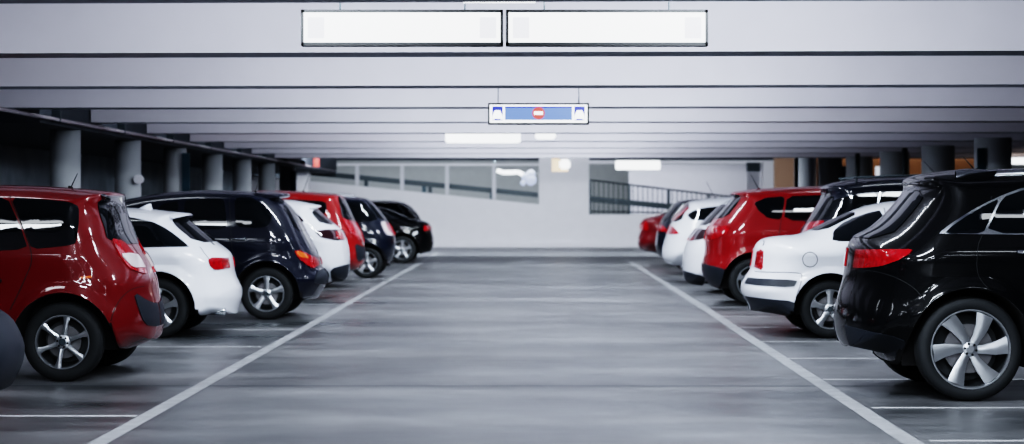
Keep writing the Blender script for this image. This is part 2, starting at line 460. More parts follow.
CARS = [{'row': 'right',  # tails, outlines and side parts mostly converted from image pixels, baked as metres
  'label': 'glossy black crossover SUV with large six-blade silver wheels, nearest car on the right',
  'cat': 'car',
  'Yf': 14.73,
  'W': 1.9,
  'tail': 2.499,
  'L': 4.85,
  'r': 0.385,
  'xr': 0.841,
  'xf': 3.721,
  'rim': 'blade',
  'paint': 'black',
  'out': [(0.385, 0.293, 0.04), (0.319, 0.301, 0.45), (0.05, 0.36, 0.45), (0.05, 0.36, 0.45), (0.065, 0.323, 0.5), (0.0, 0.452, 0.5), (0.008, 0.661, 0.5), (0.081, 0.846, 0.5), (0.105, 1.04, 0.5),
          (0.121, 1.168, 0.5), (0.161, 1.217, 0.5), (0.33, 1.281, 0.34), (0.604, 1.579, 0.34), (0.559, 1.646, 0.1), (0.606, 1.685, 0.15), (0.731, 1.709, 0.15), (1.147, 1.724, 0.15),
          (1.468, 1.736, 0.15), (2.5, 1.74, 0.15), (2.9, 1.66, 0.25), (3.45, 1.22, 0.25), (3.6, 1.13, 0.35), (4.3, 1.05, 0.35), (4.7, 0.9, 0.35), (4.84, 0.7, 0.5), (4.85, 0.45, 0.5), (4.8, 0.3, 0.5),
          (4.7, 0.24, 0.04)],
  'parts': [('tail_lamp', 'lamp', [(0.061, 1.072), (0.078, 1.107), (0.253, 1.12), (0.421, 1.124), (0.398, 1.094), (0.323, 1.042), (0.218, 0.992), (0.078, 0.961), (0.052, 1.003)],
             {'ymin': 0.22, 'off': 0.012}),
            ('window_trim', 'chrome',
             [(0.615, 1.236), (0.631, 1.258), (0.721, 1.324), (0.827, 1.391), (0.967, 1.465), (1.099, 1.524), (1.269, 1.584), (1.707, 1.652), (2.232, 1.652), (2.657, 1.562), (3.027, 1.398),
              (3.22, 1.22)],
             {'off': 0.004, 'round': 1, 'ymin': 0.45}),
            ('quarter_window', 'glass', [(0.65, 1.243), (0.719, 1.302), (0.826, 1.372), (0.966, 1.45), (1.074, 1.498), (1.003, 1.369), (0.934, 1.243)], {'off': 0.009, 'ymin': 0.45}),
            ('door_window', 'glass', [(0.952, 1.243), (1.097, 1.506), (1.266, 1.565), (1.697, 1.633), (2.035, 1.637), (1.931, 1.243)], {'off': 0.009, 'ymin': 0.45}),
            ('front_window', 'glass', [(1.975, 1.243), (2.079, 1.637), (2.22, 1.633), (2.65, 1.543), (2.996, 1.383), (3.149, 1.236)], {'off': 0.009, 'ymin': 0.45}),
            ('rear_window', 'glass', [(-0.56, 1.2), (0.56, 1.2), (0.46, 1.56), (-0.46, 1.56)], {'face': 'rear', 'off': 0.006, 'round': 1}),
            ('windscreen', 'glass', [(-0.66, 1.2), (0.66, 1.2), (0.56, 1.66), (-0.56, 1.66)], {'face': 'front', 'off': 0.006}),
            ('bumper_skirt', 'plastic', [(-0.207, 0.533), (-0.081, 0.548), (0.363, 0.452), (0.437, 0.356), (0.385, 0.289), (-0.192, 0.348)], {'off': 0.006, 'ymin': 0.3}),
            ('headlamp', 'lampclear', [(4.35, 0.82), (4.8, 0.72), (4.84, 0.84), (4.5, 0.97)], {'ymin': 0.4, 'off': 0.01})],
  'strips': [('door_seam', 'gap', [(1.024, 1.517), (0.933, 1.236), (0.884, 1.148), (0.873, 0.927), (1.003, 0.788)], 0.006),
             ('door_seam', 'gap', [(1.999, 1.622), (1.923, 1.236), (1.9, 0.75), (1.937, 0.455)], 0.006),
             ('bumper_seam', 'gap', [(0.044, 0.953), (0.217, 0.955), (0.412, 0.859), (0.499, 0.75)], 0.006)],
  'extra': [('handle', 3.456, 0)],
  'arch': 0.05,
  'spine': 0.92,
  'belt': 1.1,
  'tum': 0.24,
  'flare': 0.035,
  'lod': 0,
  'name': 'suv_car',
  'lines': []},
 {'row': 'right',
  'label': 'white sedan with black bumper moulding and round fuel flap, behind the black SUV',
  'cat': 'car',
  'Yf': 21.72,
  'W': 1.74,
  'tail': 2.525,
  'L': 4.6,
  'r': 0.315,
  'xr': 0.871,
  'xf': 3.521,
  'rim': 'five',
  'paint': 'white',
  'out': [(0.508, 0.228, 0.04), (0.093, 0.272, 0.45), (0.092, 0.336, 0.5), (0.012, 0.428, 0.5), (-0.011, 0.543, 0.5), (0.046, 0.634, 0.5), (0.127, 0.726, 0.5), (0.138, 0.887, 0.5),
          (0.161, 1.014, 0.5), (0.255, 1.082, 0.2), (0.427, 1.105, 0.2), (0.668, 1.117, 0.2), (0.805, 1.18, 0.34), (1.092, 1.312, 0.34), (1.275, 1.398, 0.34), (1.473, 1.461, 0.15),
          (1.79, 1.506, 0.15), (2.129, 1.529, 0.15), (2.5, 1.46, 0.15), (2.85, 1.38, 0.25), (3.4, 1.02, 0.25), (3.55, 0.95, 0.35), (4.1, 0.88, 0.35), (4.45, 0.77, 0.35), (4.58, 0.62, 0.5),
          (4.6, 0.4, 0.5), (4.5, 0.22, 0.04)],
  'parts': [('tail_lamp', 'lamp', [(0.091, 0.882), (0.189, 0.972), (0.173, 0.726), (0.077, 0.783)], {'ymin': 0.22, 'off': 0.01}),
            ('bumper_moulding', 'plastic', [(-0.162, 0.644), (0.513, 0.639), (0.47, 0.557), (-0.162, 0.579)], {'off': 0.012, 'ymin': 0.2}),
            ('lower_skirt', 'plastic', [(-0.162, 0.437), (0.513, 0.405), (0.513, 0.198), (-0.162, 0.198)], {'off': 0.006, 'ymin': 0.1}),
            ('fuel_flap', 'gap',
             [(0.733, 0.857), (0.722, 0.813), (0.691, 0.782), (0.648, 0.77), (0.604, 0.781), (0.573, 0.813), (0.56, 0.857), (0.571, 0.901), (0.602, 0.932), (0.646, 0.944), (0.689, 0.932),
              (0.72, 0.901)],
             {'off': 0.002, 'ymin': 0.45}),
            ('fuel_flap_lid', 'paint',
             [(0.724, 0.857), (0.715, 0.818), (0.686, 0.789), (0.648, 0.779), (0.609, 0.789), (0.58, 0.818), (0.569, 0.857), (0.578, 0.896), (0.606, 0.925), (0.646, 0.935), (0.684, 0.925),
              (0.712, 0.896)],
             {'off': 0.004, 'ymin': 0.45}),
            ('quarter_window', 'glass', [(0.903, 1.057), (0.943, 1.164), (1.05, 1.245), (1.176, 1.306), (1.345, 1.367), (1.472, 1.395), (1.411, 1.059)], {'off': 0.006, 'round': 1, 'ymin': 0.45}),
            ('door_window', 'glass', [(1.454, 1.059), (1.511, 1.401), (1.835, 1.439), (2.161, 1.439), (2.117, 1.059)], {'off': 0.006, 'ymin': 0.45}),
            ('front_window', 'glass', [(2.161, 1.059), (2.207, 1.439), (2.397, 1.428), (2.755, 1.286), (2.956, 1.059)], {'off': 0.006, 'ymin': 0.45}),
            ('rear_window', 'glass', [(-0.44, 1.17), (0.44, 1.17), (0.36, 1.37), (-0.36, 1.37)], {'face': 'rear', 'off': 0.006, 'round': 1}),
            ('windscreen', 'glass', [(-0.6, 1.04), (0.6, 1.04), (0.52, 1.38), (-0.52, 1.38)], {'face': 'front', 'off': 0.006}),
            ('headlamp', 'lampclear', [(4.2, 0.66), (4.56, 0.6), (4.57, 0.7), (4.3, 0.8)], {'ymin': 0.4, 'off': 0.01})],
  'strips': [('bumper_seam', 'gap', [(0.056, 0.706), (0.541, 0.722), (0.571, 0.668), (0.491, 0.441)], 0.007),
             ('door_seam', 'gap', [(1.511, 1.417), (1.408, 1.015), (1.342, 0.798), (1.231, 0.581)], 0.007), ('boot_seam', 'gap', [(0.234, 1.055), (0.2, 0.994)], 0.006)],
  'extra': [],
  'arch': 0.065,
  'spine': 0.8,
  'belt': 0.96,
  'tum': 0.24,
  'flare': 0.02,
  'lod': 0,
  'name': 'sedan_car',
  'lines': []},
 {'row': 'right',
  'label': 'dark blue SUV with rear spoiler, between the white sedan and red crossover',
  'cat': 'car',
  'Yf': 25.24,
  'W': 1.75,
  'tail': 3.661,
  'L': 4.4,
  'r': 0.34,
  'xr': 0.85,
  'xf': 3.45,
  'rim': 'five',
  'paint': 'darkblue',
  'out': [(0.102, 0.246, 0.45), (0.039, 0.218, 0.5), (-0.04, 0.39, 0.5), (-0.04, 0.695, 0.5), (0.0, 0.986, 0.5), (0.026, 1.119, 0.5), (0.185, 1.317, 0.34), (0.371, 1.622, 0.34), (0.308, 1.659, 0.1),
          (0.335, 1.711, 0.1), (0.544, 1.763, 0.15), (0.805, 1.803, 0.15), (1.484, 1.829, 0.15), (2.2, 1.8, 0.15), (2.5500000000000003, 1.71, 0.25), (2.98, 1.24, 0.25), (3.13, 1.11, 0.35),
          (3.696, 1.04, 0.35), (4.158, 0.92, 0.35), (4.356, 0.78, 0.5), (4.4, 0.5, 0.5), (4.380000000000001, 0.3, 0.5), (4.28, 0.2, 0.04)],
  'parts': [('tail_lamp', 'lamp', [(0.003, 1.139), (0.011, 1.155), (0.059, 1.221), (0.234, 1.258), (0.237, 1.208), (0.11, 1.129), (-0.032, 1.052)], {'ymin': 0.22, 'off': 0.012}),
            ('quarter_window', 'glass', [(0.294, 1.424), (0.399, 1.527), (0.547, 1.564), (0.899, 1.602), (0.84, 1.336), (0.225, 1.258)], {'off': 0.006, 'ymin': 0.45}),
            ('door_window', 'glass', [(0.95, 1.615), (1.369, 1.64), (1.813, 1.64), (1.775, 1.324), (0.89, 1.324)], {'off': 0.006, 'ymin': 0.45}),
            ('rear_window', 'glass', [(-0.56, 1.22), (0.56, 1.22), (0.52, 1.6), (-0.52, 1.6)], {'face': 'rear', 'off': 0.006, 'round': 1}),
            ('windscreen', 'glass', [(-0.6, 1.2), (0.6, 1.2), (0.52, 1.68), (-0.52, 1.68)], {'face': 'front', 'off': 0.006})],
  'strips': [('window_trim', 'chrome', [(0.925, 1.615), (0.865, 1.336)], 0.02)],
  'extra': [],
  'arch': 0.065,
  'spine': 0.84,
  'belt': 1.0,
  'tum': 0.16,
  'flare': 0.02,
  'lod': 0,
  'name': 'suv_car',
  'lines': []},
 {'row': 'right',
  'label': 'bright red crossover with black wheel arches, its tail between two white cars',
  'cat': 'car',
  'Yf': 28.73,
  'W': 1.78,
  'tail': 2.725,
  'L': 4.3,
  'r': 0.34,
  'xr': 0.657,
  'xf': 3.287,
  'rim': 'five',
  'paint': 'red',
  'out': [(0.302, 0.225, 0.45), (0.115, 0.282, 0.45), (0.06, 0.325, 0.5), (0.0, 0.475, 0.5), (0.0, 0.61, 0.5), (0.06, 0.73, 0.5), (0.045, 0.955, 0.5), (0.09, 1.135, 0.5), (0.255, 1.315, 0.34),
          (0.495, 1.585, 0.34), (0.504, 1.628, 0.1), (0.578, 1.665, 0.15), (0.785, 1.687, 0.15), (1.303, 1.717, 0.15), (1.792, 1.731, 0.15), (2.15, 1.72, 0.15), (2.5, 1.63, 0.25),
          (2.9099999999999997, 1.22, 0.25), (3.0599999999999996, 1.09, 0.35), (3.6119999999999997, 1.02, 0.35), (4.0634999999999994, 0.9, 0.35), (4.257, 0.76, 0.5), (4.3, 0.5, 0.5), (4.28, 0.3, 0.5),
          (4.18, 0.2, 0.04)],
  'parts': [('tail_lamp', 'lamp', [(0.031, 1.07), (0.074, 1.142), (0.335, 1.154), (0.29, 1.046), (0.175, 0.972), (0.007, 0.905), (0.007, 0.963)], {'ymin': 0.22, 'off': 0.012}),
            ('quarter_window', 'glass', [(0.678, 1.479), (0.853, 1.558), (1.128, 1.573), (1.057, 1.241), (0.871, 1.263), (0.731, 1.378)], {'off': 0.006, 'round': 1, 'ymin': 0.45}),
            ('door_window', 'glass', [(1.156, 1.573), (1.663, 1.594), (2.068, 1.594), (2.019, 1.206), (1.1, 1.234)], {'off': 0.006, 'ymin': 0.45}),
            ('wheel_arch_trim', 'plastic', [(0.24, 0.428), (0.327, 0.601), (0.485, 0.716), (0.658, 0.752), (0.831, 0.716), (0.989, 0.601), (1.09, 0.428), (1.09, 0.226), (0.24, 0.198)],
             {'off': 0.006}),
            ('bumper_skirt', 'plastic', [(-0.134, 0.629), (0.298, 0.514), (0.298, 0.198), (-0.134, 0.226)], {'off': 0.007, 'ymin': 0.1}),
            ('rear_window', 'glass', [(-0.56, 1.26), (0.56, 1.26), (0.48, 1.6), (-0.48, 1.6)], {'face': 'rear', 'off': 0.006, 'round': 1}),
            ('windscreen', 'glass', [(-0.6, 1.2), (0.6, 1.2), (0.52, 1.6), (-0.52, 1.6)], {'face': 'front', 'off': 0.006})],
  'strips': [('door_seam', 'gap', [(1.114, 1.58), (1.056, 1.206), (0.996, 0.875), (0.894, 0.718)], 0.009)],
  'extra': [],
  'arch': 0.075,
  'spine': 0.86,
  'belt': 1.08,
  'tum': 0.2,
  'flare': 0.02,
  'lod': 0,
  'name': 'crossover_car',
  'lines': []},
 {'row': 'right',
  'label': 'white hatchback with dark smoked tail lamps, left of the red crossover',
  'cat': 'car',
  'Yf': 32.48,
  'W': 1.76,
  'tail': 2.757,
  'L': 4.3,
  'r': 0.32,
  'xr': 0.78,
  'xf': 3.38,
  'rim': 'five',
  'paint': 'white',
  'out': [(0.306, 0.114, 0.45), (0.042, 0.151, 0.5), (-0.009, 0.319, 0.5), (-0.009, 0.454, 0.5), (0.008, 0.691, 0.5), (0.076, 0.876, 0.5), (0.227, 1.062, 0.5), (0.379, 1.214, 0.34),
          (0.649, 1.484, 0.34), (0.863, 1.567, 0.15), (1.28, 1.6, 0.15), (1.78, 1.6, 0.15), (2.15, 1.58, 0.15), (2.5, 1.49, 0.25), (2.9099999999999997, 1.08, 0.25),
          (3.0599999999999996, 0.9500000000000001, 0.35), (3.6119999999999997, 0.88, 0.35), (4.0634999999999994, 0.76, 0.35), (4.257, 0.6200000000000001, 0.5), (4.3, 0.5, 0.5), (4.28, 0.3, 0.5),
          (4.18, 0.2, 0.04)],
  'parts': [('tail_lamp', 'lampdark', [(0.03, 0.86), (0.094, 0.958), (0.245, 1.068), (0.368, 1.041), (0.313, 0.911), (0.063, 0.856)], {'ymin': 0.22, 'off': 0.012}),
            ('tail_lamp_lens', 'lamp', [(0.041, 0.88), (0.104, 0.902), (0.152, 0.938), (0.09, 0.854)], {'ymin': 0.22, 'off': 0.017}),
            ('side_window', 'glass', [(0.588, 1.302), (0.793, 1.417), (1.356, 1.466), (1.844, 1.45), (1.831, 1.19), (0.662, 1.173)], {'off': 0.006, 'ymin': 0.45}),
            ('bumper_skirt', 'plastic', [(-0.121, 0.392), (0.302, 0.279), (0.302, 0.083), (-0.121, 0.116)], {'off': 0.007, 'ymin': 0.1}),
            ('rear_window', 'glass', [(-0.56, 1.12), (0.56, 1.12), (0.48, 1.46), (-0.48, 1.46)], {'face': 'rear', 'off': 0.006}),
            ('windscreen', 'glass', [(-0.6, 1.04), (0.6, 1.04), (0.52, 1.46), (-0.52, 1.46)], {'face': 'front', 'off': 0.006})],
  'strips': [],
  'extra': [],
  'arch': 0.065,
  'spine': 0.8,
  'belt': 0.95,
  'tum': 0.24,
  'flare': 0.02,
  'lod': 1,
  'name': 'hatchback_car',
  'lines': []},
 {'row': 'right',
  'label': 'white hatchback with tall pointed red tail lamps, farther along the right row',
  'cat': 'car',
  'Yf': 36.77,
  'W': 1.76,
  'tail': 2.712,
  'L': 4.3,
  'r': 0.32,
  'xr': 0.78,
  'xf': 3.38,
  'rim': 'five',
  'paint': 'white',
  'out': [(0.33, 0.307, 0.45), (0.105, 0.328, 0.5), (-0.009, 0.461, 0.5), (0.01, 0.632, 0.5), (0.086, 0.898, 0.5), (0.219, 1.203, 0.5), (0.39, 1.431, 0.34), (0.507, 1.516, 0.1), (0.771, 1.563, 0.15),
          (1.317, 1.61, 0.15), (1.844, 1.619, 0.15), (2.15, 1.62, 0.15), (2.5, 1.53, 0.25), (2.9099999999999997, 1.14, 0.25), (3.0599999999999996, 1.01, 0.35), (3.6119999999999997, 0.94, 0.35),
          (4.0634999999999994, 0.82, 0.35), (4.257, 0.6799999999999999, 0.5), (4.3, 0.5, 0.5), (4.28, 0.3, 0.5), (4.18, 0.2, 0.04)],
  'parts': [('tail_lamp', 'lamp', [(0.438, 1.431), (0.46, 1.394), (0.185, 1.152), (0.147, 1.077), (0.28, 0.914), (0.05, 0.906), (0.084, 1.004), (0.18, 1.201)], {'ymin': 0.22, 'off': 0.012}),
            ('side_window', 'glass', [(0.417, 1.265), (0.521, 1.348), (0.736, 1.404), (1.014, 1.432), (0.935, 1.247), (0.822, 1.174), (0.496, 1.164)], {'off': 0.006, 'round': 1, 'ymin': 0.45}),
            ('door_window', 'glass', [(1.069, 1.432), (1.568, 1.468), (1.936, 1.45), (1.926, 1.156), (0.914, 1.156)], {'off': 0.006, 'ymin': 0.45}),
            ('rear_window', 'glass', [(-0.56, 1.14), (0.56, 1.14), (0.48, 1.48), (-0.48, 1.48)], {'face': 'rear', 'off': 0.006}),
            ('windscreen', 'glass', [(-0.6, 1.06), (0.6, 1.06), (0.52, 1.48), (-0.52, 1.48)], {'face': 'front', 'off': 0.006})],
  'strips': [],
  'extra': [],
  'arch': 0.065,
  'spine': 0.8,
  'belt': 0.95,
  'tum': 0.2,
  'flare': 0.02,
  'lod': 1,
  'name': 'hatchback_car',
  'lines': []},
 {'row': 'right',
  'label': 'dark blue hatchback with black roof spoiler, second from the far end of the right row',
  'cat': 'car',
  'Yf': 41.72,
  'W': 1.74,
  'tail': 2.94,
  'L': 4.2,
  'r': 0.31,
  'xr': 0.75,
  'xf': 3.3,
  'rim': 'five',
  'paint': 'darkblue',
  'out': [(0.238, 0.258, 0.45), (0.075, 0.311, 0.5), (-0.011, 0.483, 0.5), (-0.011, 0.698, 0.5), (0.032, 0.999, 0.5), (0.183, 1.235, 0.34), (0.419, 1.504, 0.34), (0.446, 1.535, 0.1),
          (0.68, 1.567, 0.15), (1.149, 1.578, 0.15), (2.1, 1.58, 0.15), (2.45, 1.49, 0.25), (2.84, 1.14, 0.25), (2.9899999999999998, 1.01, 0.35), (3.528, 0.94, 0.35), (3.969, 0.82, 0.35),
          (4.158, 0.6799999999999999, 0.5), (4.2, 0.5, 0.5), (4.180000000000001, 0.3, 0.5), (4.08, 0.2, 0.04)],
  'parts': [('tail_lamp', 'lamp', [(-0.01, 0.971), (0.032, 1.069), (0.166, 0.967), (0.163, 0.884), (-0.029, 0.896)], {'ymin': 0.22, 'off': 0.012}),
            ('side_window', 'glass', [(0.375, 1.282), (0.538, 1.408), (1.078, 1.45), (1.069, 1.158), (0.445, 1.157)], {'off': 0.006, 'ymin': 0.45}),
            ('rear_window', 'glass', [(-0.56, 1.12), (0.56, 1.12), (0.48, 1.46), (-0.48, 1.46)], {'face': 'rear', 'off': 0.006})],
  'strips': [],
  'extra': [],
  'arch': 0.065,
  'spine': 0.8,
  'belt': 0.95,
  'tum': 0.2,
  'flare': 0.02,
  'lod': 1,
  'name': 'hatchback_car',
  'lines': []},
 {'row': 'right',
  'label': 'dark red sedan, farthest car of the right row',
  'cat': 'car',
  'Yf': 47.05,
  'W': 1.76,
  'tail': 2.875,
  'L': 4.5,
  'r': 0.31,
  'xr': 0.95,
  'xf': 3.5999999999999996,
  'rim': 'five',
  'paint': 'darkred',
  'out': [(0.355, 0.318, 0.45), (0.109, 0.339, 0.5), (-0.012, 0.459, 0.5), (-0.012, 0.653, 0.5), (0.061, 0.798, 0.5), (0.061, 1.063, 0.5), (0.169, 1.148, 0.2), (0.556, 1.233, 0.2),
          (0.858, 1.402, 0.34), (1.127, 1.498, 0.15), (1.487, 1.522, 0.15), (2.25, 1.5, 0.15), (2.6, 1.41, 0.25), (3.05, 1.0999999999999999, 0.25), (3.1999999999999997, 0.97, 0.35),
          (3.78, 0.8999999999999999, 0.35), (4.2524999999999995, 0.7799999999999999, 0.35), (4.455, 0.6399999999999999, 0.5), (4.5, 0.5, 0.5), (4.48, 0.3, 0.5), (4.38, 0.2, 0.04)],
  'parts': [('tail_lamp', 'lamp', [(0.015, 0.979), (0.182, 1.071), (0.198, 0.835), (0.009, 0.876)], {'ymin': 0.22, 'off': 0.012}),
            ('side_window', 'glass', [(0.677, 1.237), (0.966, 1.379), (1.543, 1.426), (1.53, 1.167), (0.71, 1.167)], {'off': 0.006, 'ymin': 0.45}),
            ('rear_window', 'glass', [(-0.56, 1.24), (0.56, 1.24), (0.48, 1.44), (-0.48, 1.44)], {'face': 'rear', 'off': 0.006})],
  'strips': [],
  'extra': [],
  'arch': 0.065,
  'spine': 0.8,
  'belt': 0.95,
  'tum': 0.22,
  'flare': 0.02,
  'lod': 1,
  'name': 'sedan_car',
  'lines': []},
 {'row': 'left',
  'label': 'red car tail with dark grey plastic bumper, at the left edge of the photo',
  'cat': 'car',
  'Yf': 11.62,
  'W': 1.78,
  'tail': -3.164,
  'L': 4.2,
  'r': 0.32,
  'xr': 0.8,
  'xf': 3.4000000000000004,
  'rim': 'five',
  'paint': 'darkred',
  'out': [(0.55, 0.26, 0.04), (0.16, 0.27, 0.04), (0.05, 0.34, 0.34), (0.0, 0.45, 0.4), (0.0, 0.56, 0.4), (0.02, 0.62, 0.45), (0.09, 0.77, 0.45), (0.2, 0.8, 0.45), (0.24, 0.86, 0.45),
          (0.27, 0.92, 0.4), (0.36, 1.05, 0.34), (0.52, 1.36, 0.3), (0.56, 1.46, 0.1), (0.68, 1.51, 0.15), (1.2, 1.56, 0.15), (2.1, 1.56, 0.15), (2.5, 1.48, 0.25), (3.0, 1.08, 0.25),
          (3.15, 1.0, 0.35), (3.7, 0.9, 0.35), (4.05, 0.75, 0.35), (4.18, 0.6, 0.5), (4.2, 0.4, 0.5), (4.1, 0.22, 0.04)],
  'parts': [('bumper_cover', 'plastic', [(-0.1, 0.24), (0.5, 0.24), (0.5, 0.45), (0.42, 0.79), (0.05, 0.8), (-0.1, 0.72)], {'off': 0.012, 'ymin': 0.0}),
            ('tail_lamp', 'lamp', [(0.16, 0.72), (0.42, 0.74), (0.42, 0.98), (0.2, 0.98)], {'ymin': 0.25, 'off': 0.012}),
            ('tail_lamp_lens', 'chrome', [(0.16, 0.71), (0.32, 0.71), (0.32, 0.76), (0.16, 0.75)], {'ymin': 0.25, 'off': 0.018}),
            ('side_window', 'glass', [(0.55, 1.04), (0.7, 1.4), (1.5, 1.46), (2.2, 1.46), (2.75, 1.06)], {'off': 0.006}),
            ('rear_window', 'glass', [(-0.56, 1.08), (0.56, 1.08), (0.5, 1.4), (-0.5, 1.4)], {'face': 'rear', 'off': 0.006})],
  'strips': [],
  'extra': [],
  'arch': 0.065,
  'spine': 0.8,
  'belt': 0.98,
  'tum': 0.2,
  'flare': 0.02,
  'lod': 0,
  'name': 'crossover_car',
  'lines': []},
 {'row': 'left',
  'label': 'red compact minivan with six-spoke alloy wheel and antenna, nearest full car on the left',
  'cat': 'car',
  'Yf': 16.38,
  'W': 1.81,
  'tail': -3.094,
  'L': 4.26,
  'r': 0.325,
  'xr': 0.644,
  'xf': 3.334,
  'rim': 'six',
  'paint': 'crimson',
  'out': [(0.251, 0.263, 0.45), (0.05, 0.296, 0.45), (0.018, 0.283, 0.5), (-0.009, 0.416, 0.5), (0.009, 0.566, 0.5), (0.044, 0.707, 0.5), (0.053, 0.805, 0.5), (0.088, 0.902, 0.5), (0.15, 1.017, 0.5),
          (0.221, 1.096, 0.5), (0.292, 1.282, 0.34), (0.371, 1.477, 0.34), (0.363, 1.541, 0.1), (0.398, 1.562, 0.1), (0.501, 1.575, 0.15), (0.735, 1.597, 0.15), (0.985, 1.614, 0.15),
          (1.383, 1.623, 0.15), (2.2, 1.66, 0.15), (2.6, 1.58, 0.25), (3.2, 1.14, 0.25), (3.35, 1.05, 0.35), (3.8, 0.92, 0.35), (4.1, 0.78, 0.35), (4.24, 0.6, 0.5), (4.26, 0.4, 0.5),
          (4.15, 0.2, 0.04)],
  'parts': [('tail_lamp', 'lamp', [(0.306, 1.173), (0.251, 1.152), (0.183, 1.055), (0.097, 1.002), (0.056, 0.931), (0.047, 0.912), (0.017, 0.831), (0.059, 0.858), (0.16, 0.92), (0.247, 1.047)],
             {'ymin': 0.22, 'off': 0.012}),
            ('tail_lamp_lens', 'lampclear', [(0.23, 1.042), (0.186, 1.049), (0.099, 1.004), (0.065, 0.947), (0.051, 0.917), (0.137, 0.926)], {'ymin': 0.22, 'off': 0.02}),
            ('quarter_window', 'glass', [(1.084, 1.512), (0.851, 1.5), (0.603, 1.475), (0.532, 1.438), (0.522, 1.285), (0.537, 1.138), (0.597, 1.118), (0.887, 1.09), (0.962, 1.261)],
             {'off': 0.006, 'round': 1, 'ymin': 0.45}),
            ('door_window', 'glass', [(1.118, 1.516), (0.987, 1.261), (0.92, 1.09), (1.516, 1.057), (1.552, 1.516)], {'off': 0.006, 'ymin': 0.45}),
            ('front_window', 'glass', [(1.593, 1.516), (1.557, 1.057), (2.128, 1.024), (2.023, 1.286), (1.873, 1.458)], {'off': 0.006, 'ymin': 0.45}),
            ('rear_window', 'glass', [(-0.6, 1.12), (0.6, 1.12), (0.56, 1.53), (-0.56, 1.53)], {'face': 'rear', 'off': 0.007, 'ymin': 0}),
            ('pillar_glass', 'glass', [(0.405, 1.552), (0.371, 1.528), (0.284, 1.259), (0.261, 1.203), (0.312, 1.182)], {'ymin': 0.032, 'off': 0.007}),
            ('bumper_corner', 'plastic', [(0.122, 0.73), (-0.04, 0.551), (-0.047, 0.492), (-0.045, 0.386), (0.043, 0.447)], {'off': 0.008, 'ymin': 0.035}),
            ('windscreen', 'glass', [(-0.62, 1.16), (0.62, 1.16), (0.54, 1.6), (-0.54, 1.6)], {'face': 'front', 'off': 0.006}),
            ('side_reflector', 'amber', [(0.499, 0.863), (0.409, 0.87), (0.408, 0.85), (0.499, 0.847)], {'off': 0.006, 'ymin': 0.45})],
  'strips': [('door_seam', 'gap', [(1.105, 1.524), (0.98, 1.286), (0.895, 1.09), (0.883, 0.984), (0.919, 0.901), (0.987, 0.753), (1.066, 0.59)], 0.007),
             ('bumper_seam', 'gap', [(0.228, 0.346), (0.269, 0.47), (0.217, 0.664), (0.119, 0.77), (-0.0, 0.746)], 0.005)],
  'extra': [],
  'arch': 0.065,
  'spine': 0.84,
  'belt': 1.05,
  'tum': 0.17,
  'flare': 0.035,
  'lod': 0,
  'name': 'minivan_car',
  'lines': []},
 {'row': 'left',
  'label': 'white sporty hatchback with shark fin antenna, parked beyond the red minivan',
  'cat': 'car',
  'Yf': 21.72,
  'W': 1.78,
  'tail': -3.132,
  'L': 4.25,
  'r': 0.325,
  'xr': 0.787,
  'xf': 3.367,
  'rim': 'five',
  'paint': 'white',
  'out': [(0.446, 0.163, 0.04), (0.054, 0.228, 0.45), (0.052, 0.277, 0.5), (-0.005, 0.426, 0.5), (0.006, 0.53, 0.5), (0.087, 0.645, 0.5), (0.098, 0.748, 0.5), (0.11, 0.886, 0.5), (0.167, 0.955, 0.5),
          (0.271, 1.013, 0.34), (0.489, 1.185, 0.34), (0.673, 1.323, 0.34), (0.633, 1.343, 0.1), (0.689, 1.365, 0.1), (0.859, 1.388, 0.15), (1.028, 1.405, 0.15), (1.288, 1.422, 0.15),
          (1.707, 1.439, 0.15), (2.2, 1.44, 0.15), (2.6, 1.36, 0.25), (3.05, 1.05, 0.25), (3.2, 0.96, 0.35), (3.8, 0.86, 0.35), (4.1, 0.73, 0.35), (4.23, 0.58, 0.5), (4.25, 0.4, 0.5),
          (4.15, 0.2, 0.04)],
  'parts': [('tail_lamp', 'lamp', [(0.259, 0.857), (0.227, 0.877), (0.066, 0.856), (0.049, 0.754), (0.195, 0.734), (0.238, 0.78)], {'ymin': 0.22, 'off': 0.012}),
            ('side_window', 'glass', [(1.888, 1.34), (1.347, 1.346), (1.11, 1.318), (0.859, 1.267), (0.755, 1.215), (0.649, 1.143), (0.547, 1.067), (0.467, 1.001), (0.759, 0.994), (1.843, 0.972)],
             {'off': 0.006, 'ymin': 0.45}),
            ('rear_window', 'glass', [(-0.6, 1.04), (0.6, 1.04), (0.5, 1.33), (-0.5, 1.33)], {'face': 'rear', 'off': 0.006}),
            ('rear_window_edge', 'glass', [(0.647, 1.315), (0.633, 1.303), (0.41, 1.122), (0.25, 1.001), (0.287, 1.024)], {'ymin': 0.035, 'off': 0.006}),
            ('windscreen', 'glass', [(-0.62, 1.04), (0.62, 1.04), (0.54, 1.38), (-0.54, 1.38)], {'face': 'front', 'off': 0.006})],
  'strips': [('window_trim', 'chrome', [(1.844, 0.977), (0.759, 0.999), (0.466, 0.996)], 0.01), ('boot_seam', 'gap', [(0.259, 0.857), (0.365, 0.988)], 0.005)],
  'extra': [],
  'arch': 0.065,
  'spine': 0.8,
  'belt': 0.94,
  'tum': 0.26,
  'flare': 0.03,
  'lod': 0,
  'name': 'hatchback_car',
  'lines': []},
 {'row': 'left',
  'label': 'navy blue retro rounded hatchback with five-spoke wheel and orange-red tail lamp',
  'cat': 'car',
  'Yf': 25.24,
  'W': 1.7,
  'tail': -2.478,
  'L': 4.29,
  'r': 0.33,
  'xr': 0.702,
  'xf': 3.302,
  'rim': 'five',
  'paint': 'navy',
